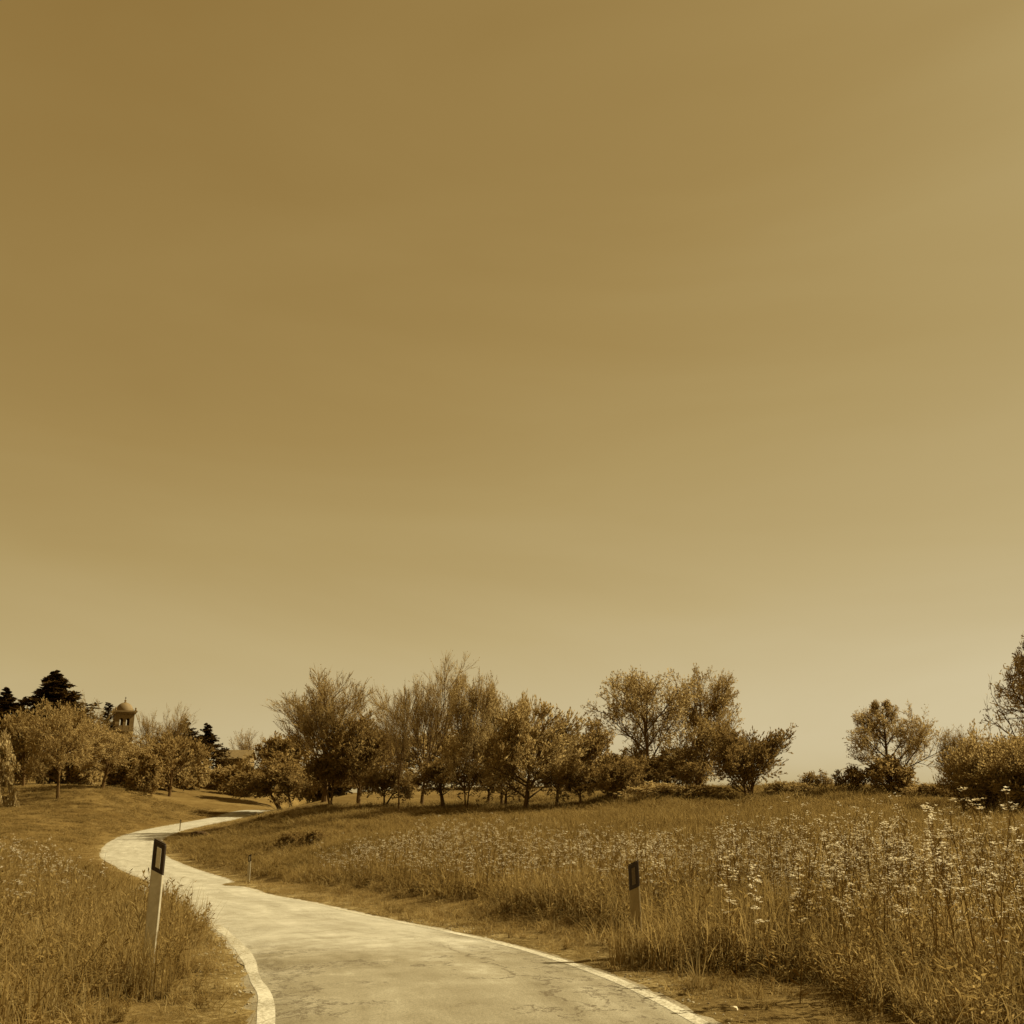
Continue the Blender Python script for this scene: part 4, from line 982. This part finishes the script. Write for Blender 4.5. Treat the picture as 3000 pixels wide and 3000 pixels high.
single("grass_tuft", "loose grass tuft at the bottom left corner", "grass tuft", 150, 7.8, tuft, [M['grass'], M['grass_dry']], 414, .5)
single("grass_tuft", "loose grass tuft on the bare soil near the bottom left", "grass tuft", 330, 8.1, tuft, [M['grass'], M['grass_dry']], 415, .4)
single("grass_tuft", "coarse grass tuft at the bottom right edge of the picture", "grass tuft", 2850, 7.1, tuft, [M['grass_dry'], M['grass']], 416, .5)
upright = lambda A, R: (blades(A, R, 44, .55, 1.0, .17, .20, .011, 0, 4, .5), blades(A, R, 16, .5, 1.0, .17, .3, .010, 1, 4, .5))
single("grass_tuft", "tall grass tuft directly in front of the leaning post's foot", "grass tuft", 425, 8.9, upright, [M['grass'], M['grass_dry']], 421, .72)
single("grass_tuft", "grass tuft just left of the leaning post's foot", "grass tuft", 375, 9.1, upright, [M['grass'], M['grass_dry']], 422, .75)
single("grass_tuft", "grass tuft just right of the leaning post's foot", "grass tuft", 470, 9.0, upright, [M['grass'], M['grass_dry']], 423, .6)
single("grass_tuft", "pale grass tuft covering the foot of the sunk right-hand post", "grass tuft", 1868, 10.55, upright, [M['grass_dry'], M['grass']], 424, .62)
single("grass_tuft", "grass tuft left of the sunk right-hand post", "grass tuft", 1815, 10.8, upright, [M['grass'], M['grass_dry']], 425, .66)
single("grass_tuft", "grass tuft right of the sunk right-hand post", "grass tuft", 1915, 10.7, upright, [M['grass'], M['grass_dry']], 426, .6)
weeds = coll("verge_weed", [proto("x", lambda A, R: (forb(A, R, .9, 7), forb(A, R, .5, 6)), GM, 210+k) for k in range(4)])
put("verge_weeds", "small broad-leaved weeds dotted over the roadside verges", weeds, wedge(4.5, 24, 7),
    lambda xy, e, s: (e > .2) & (e < 3) & (patchy(xy, 1.1, 37) > -.1), .10, .30, lambda xy, s: s*1.5, .2)
def pebble(A, R):
    import bmesh
    bm = bmesh.new(); bmesh.ops.create_icosphere(bm, subdivisions=1, radius=1)
    v = np.array([list(q.co) for q in bm.verts]) * (1 + R.normal(0, .14, (len(bm.verts), 1))) * [1, .8, .55]
    f = np.array([[q.index for q in p.verts] for p in bm.faces]); bm.free()
    A.put(v, f, 0)
peb = coll("pebble_shape", [proto("p", pebble, [M['gravel']], 230+k) for k in range(4)])
put("gravel", "loose gravel and grit along the crumbling road edges", peb, wedge(4.2, 17, 70),
    lambda xy, e, s: (e > -.16) & (e < .55) & (rs.uniform(0, 1, len(xy)) < np.clip(1 - np.abs(e - .08) / .5, 0, 1)) & (patchy(xy, 1.3, 38) > -.2), .006, .02, lambda xy, s: s*1.1, .3)
def rock(name, label, px, Y, sx, sy, sz, mat, seed, cat="stone"):
    import bmesh
    bm = bmesh.new(); bmesh.ops.create_icosphere(bm, subdivisions=3, radius=1)
    R = np.random.RandomState(seed)
    ph = R.uniform(0, 6, 6)
    for v in bm.verts:
        c = v.co
        q = max(abs(c.x), abs(c.y), abs(c.z)); c = c * (1 - .55) + c / q * .55 * .85   # blocky
        f = 1 + .07*math.sin(4*c.x+ph[0]) + .06*math.sin(5*c.y+ph[1]) + .07*math.sin(4.5*c.z+ph[2]) + .04*math.sin(9*c.x+7*c.y+ph[3])
        v.co = Vector((c.x*sx*f, c.y*sy*f, c.z*sz*f))
    me_ = bpy.data.meshes.new(name); bm.to_mesh(me_); bm.free(); me_.materials.append(mat)
    x = xat(px, Y, 0)
    o = link(name, me_, None, (x, Y, gz(x, Y) + sz*.55), R.uniform(-.3, .3))
    return tag(o, label, cat)
rock("boulder", "dark blocky boulder lying in the grass inside the far bend", 592, 83, .75, .5, .45, M['stone_dark'], 1)
rock("pebble", "small white stone lying on the right verge near the road edge", 2150, 8.35, .035, .025, .02, M['stone_pale'], 2)
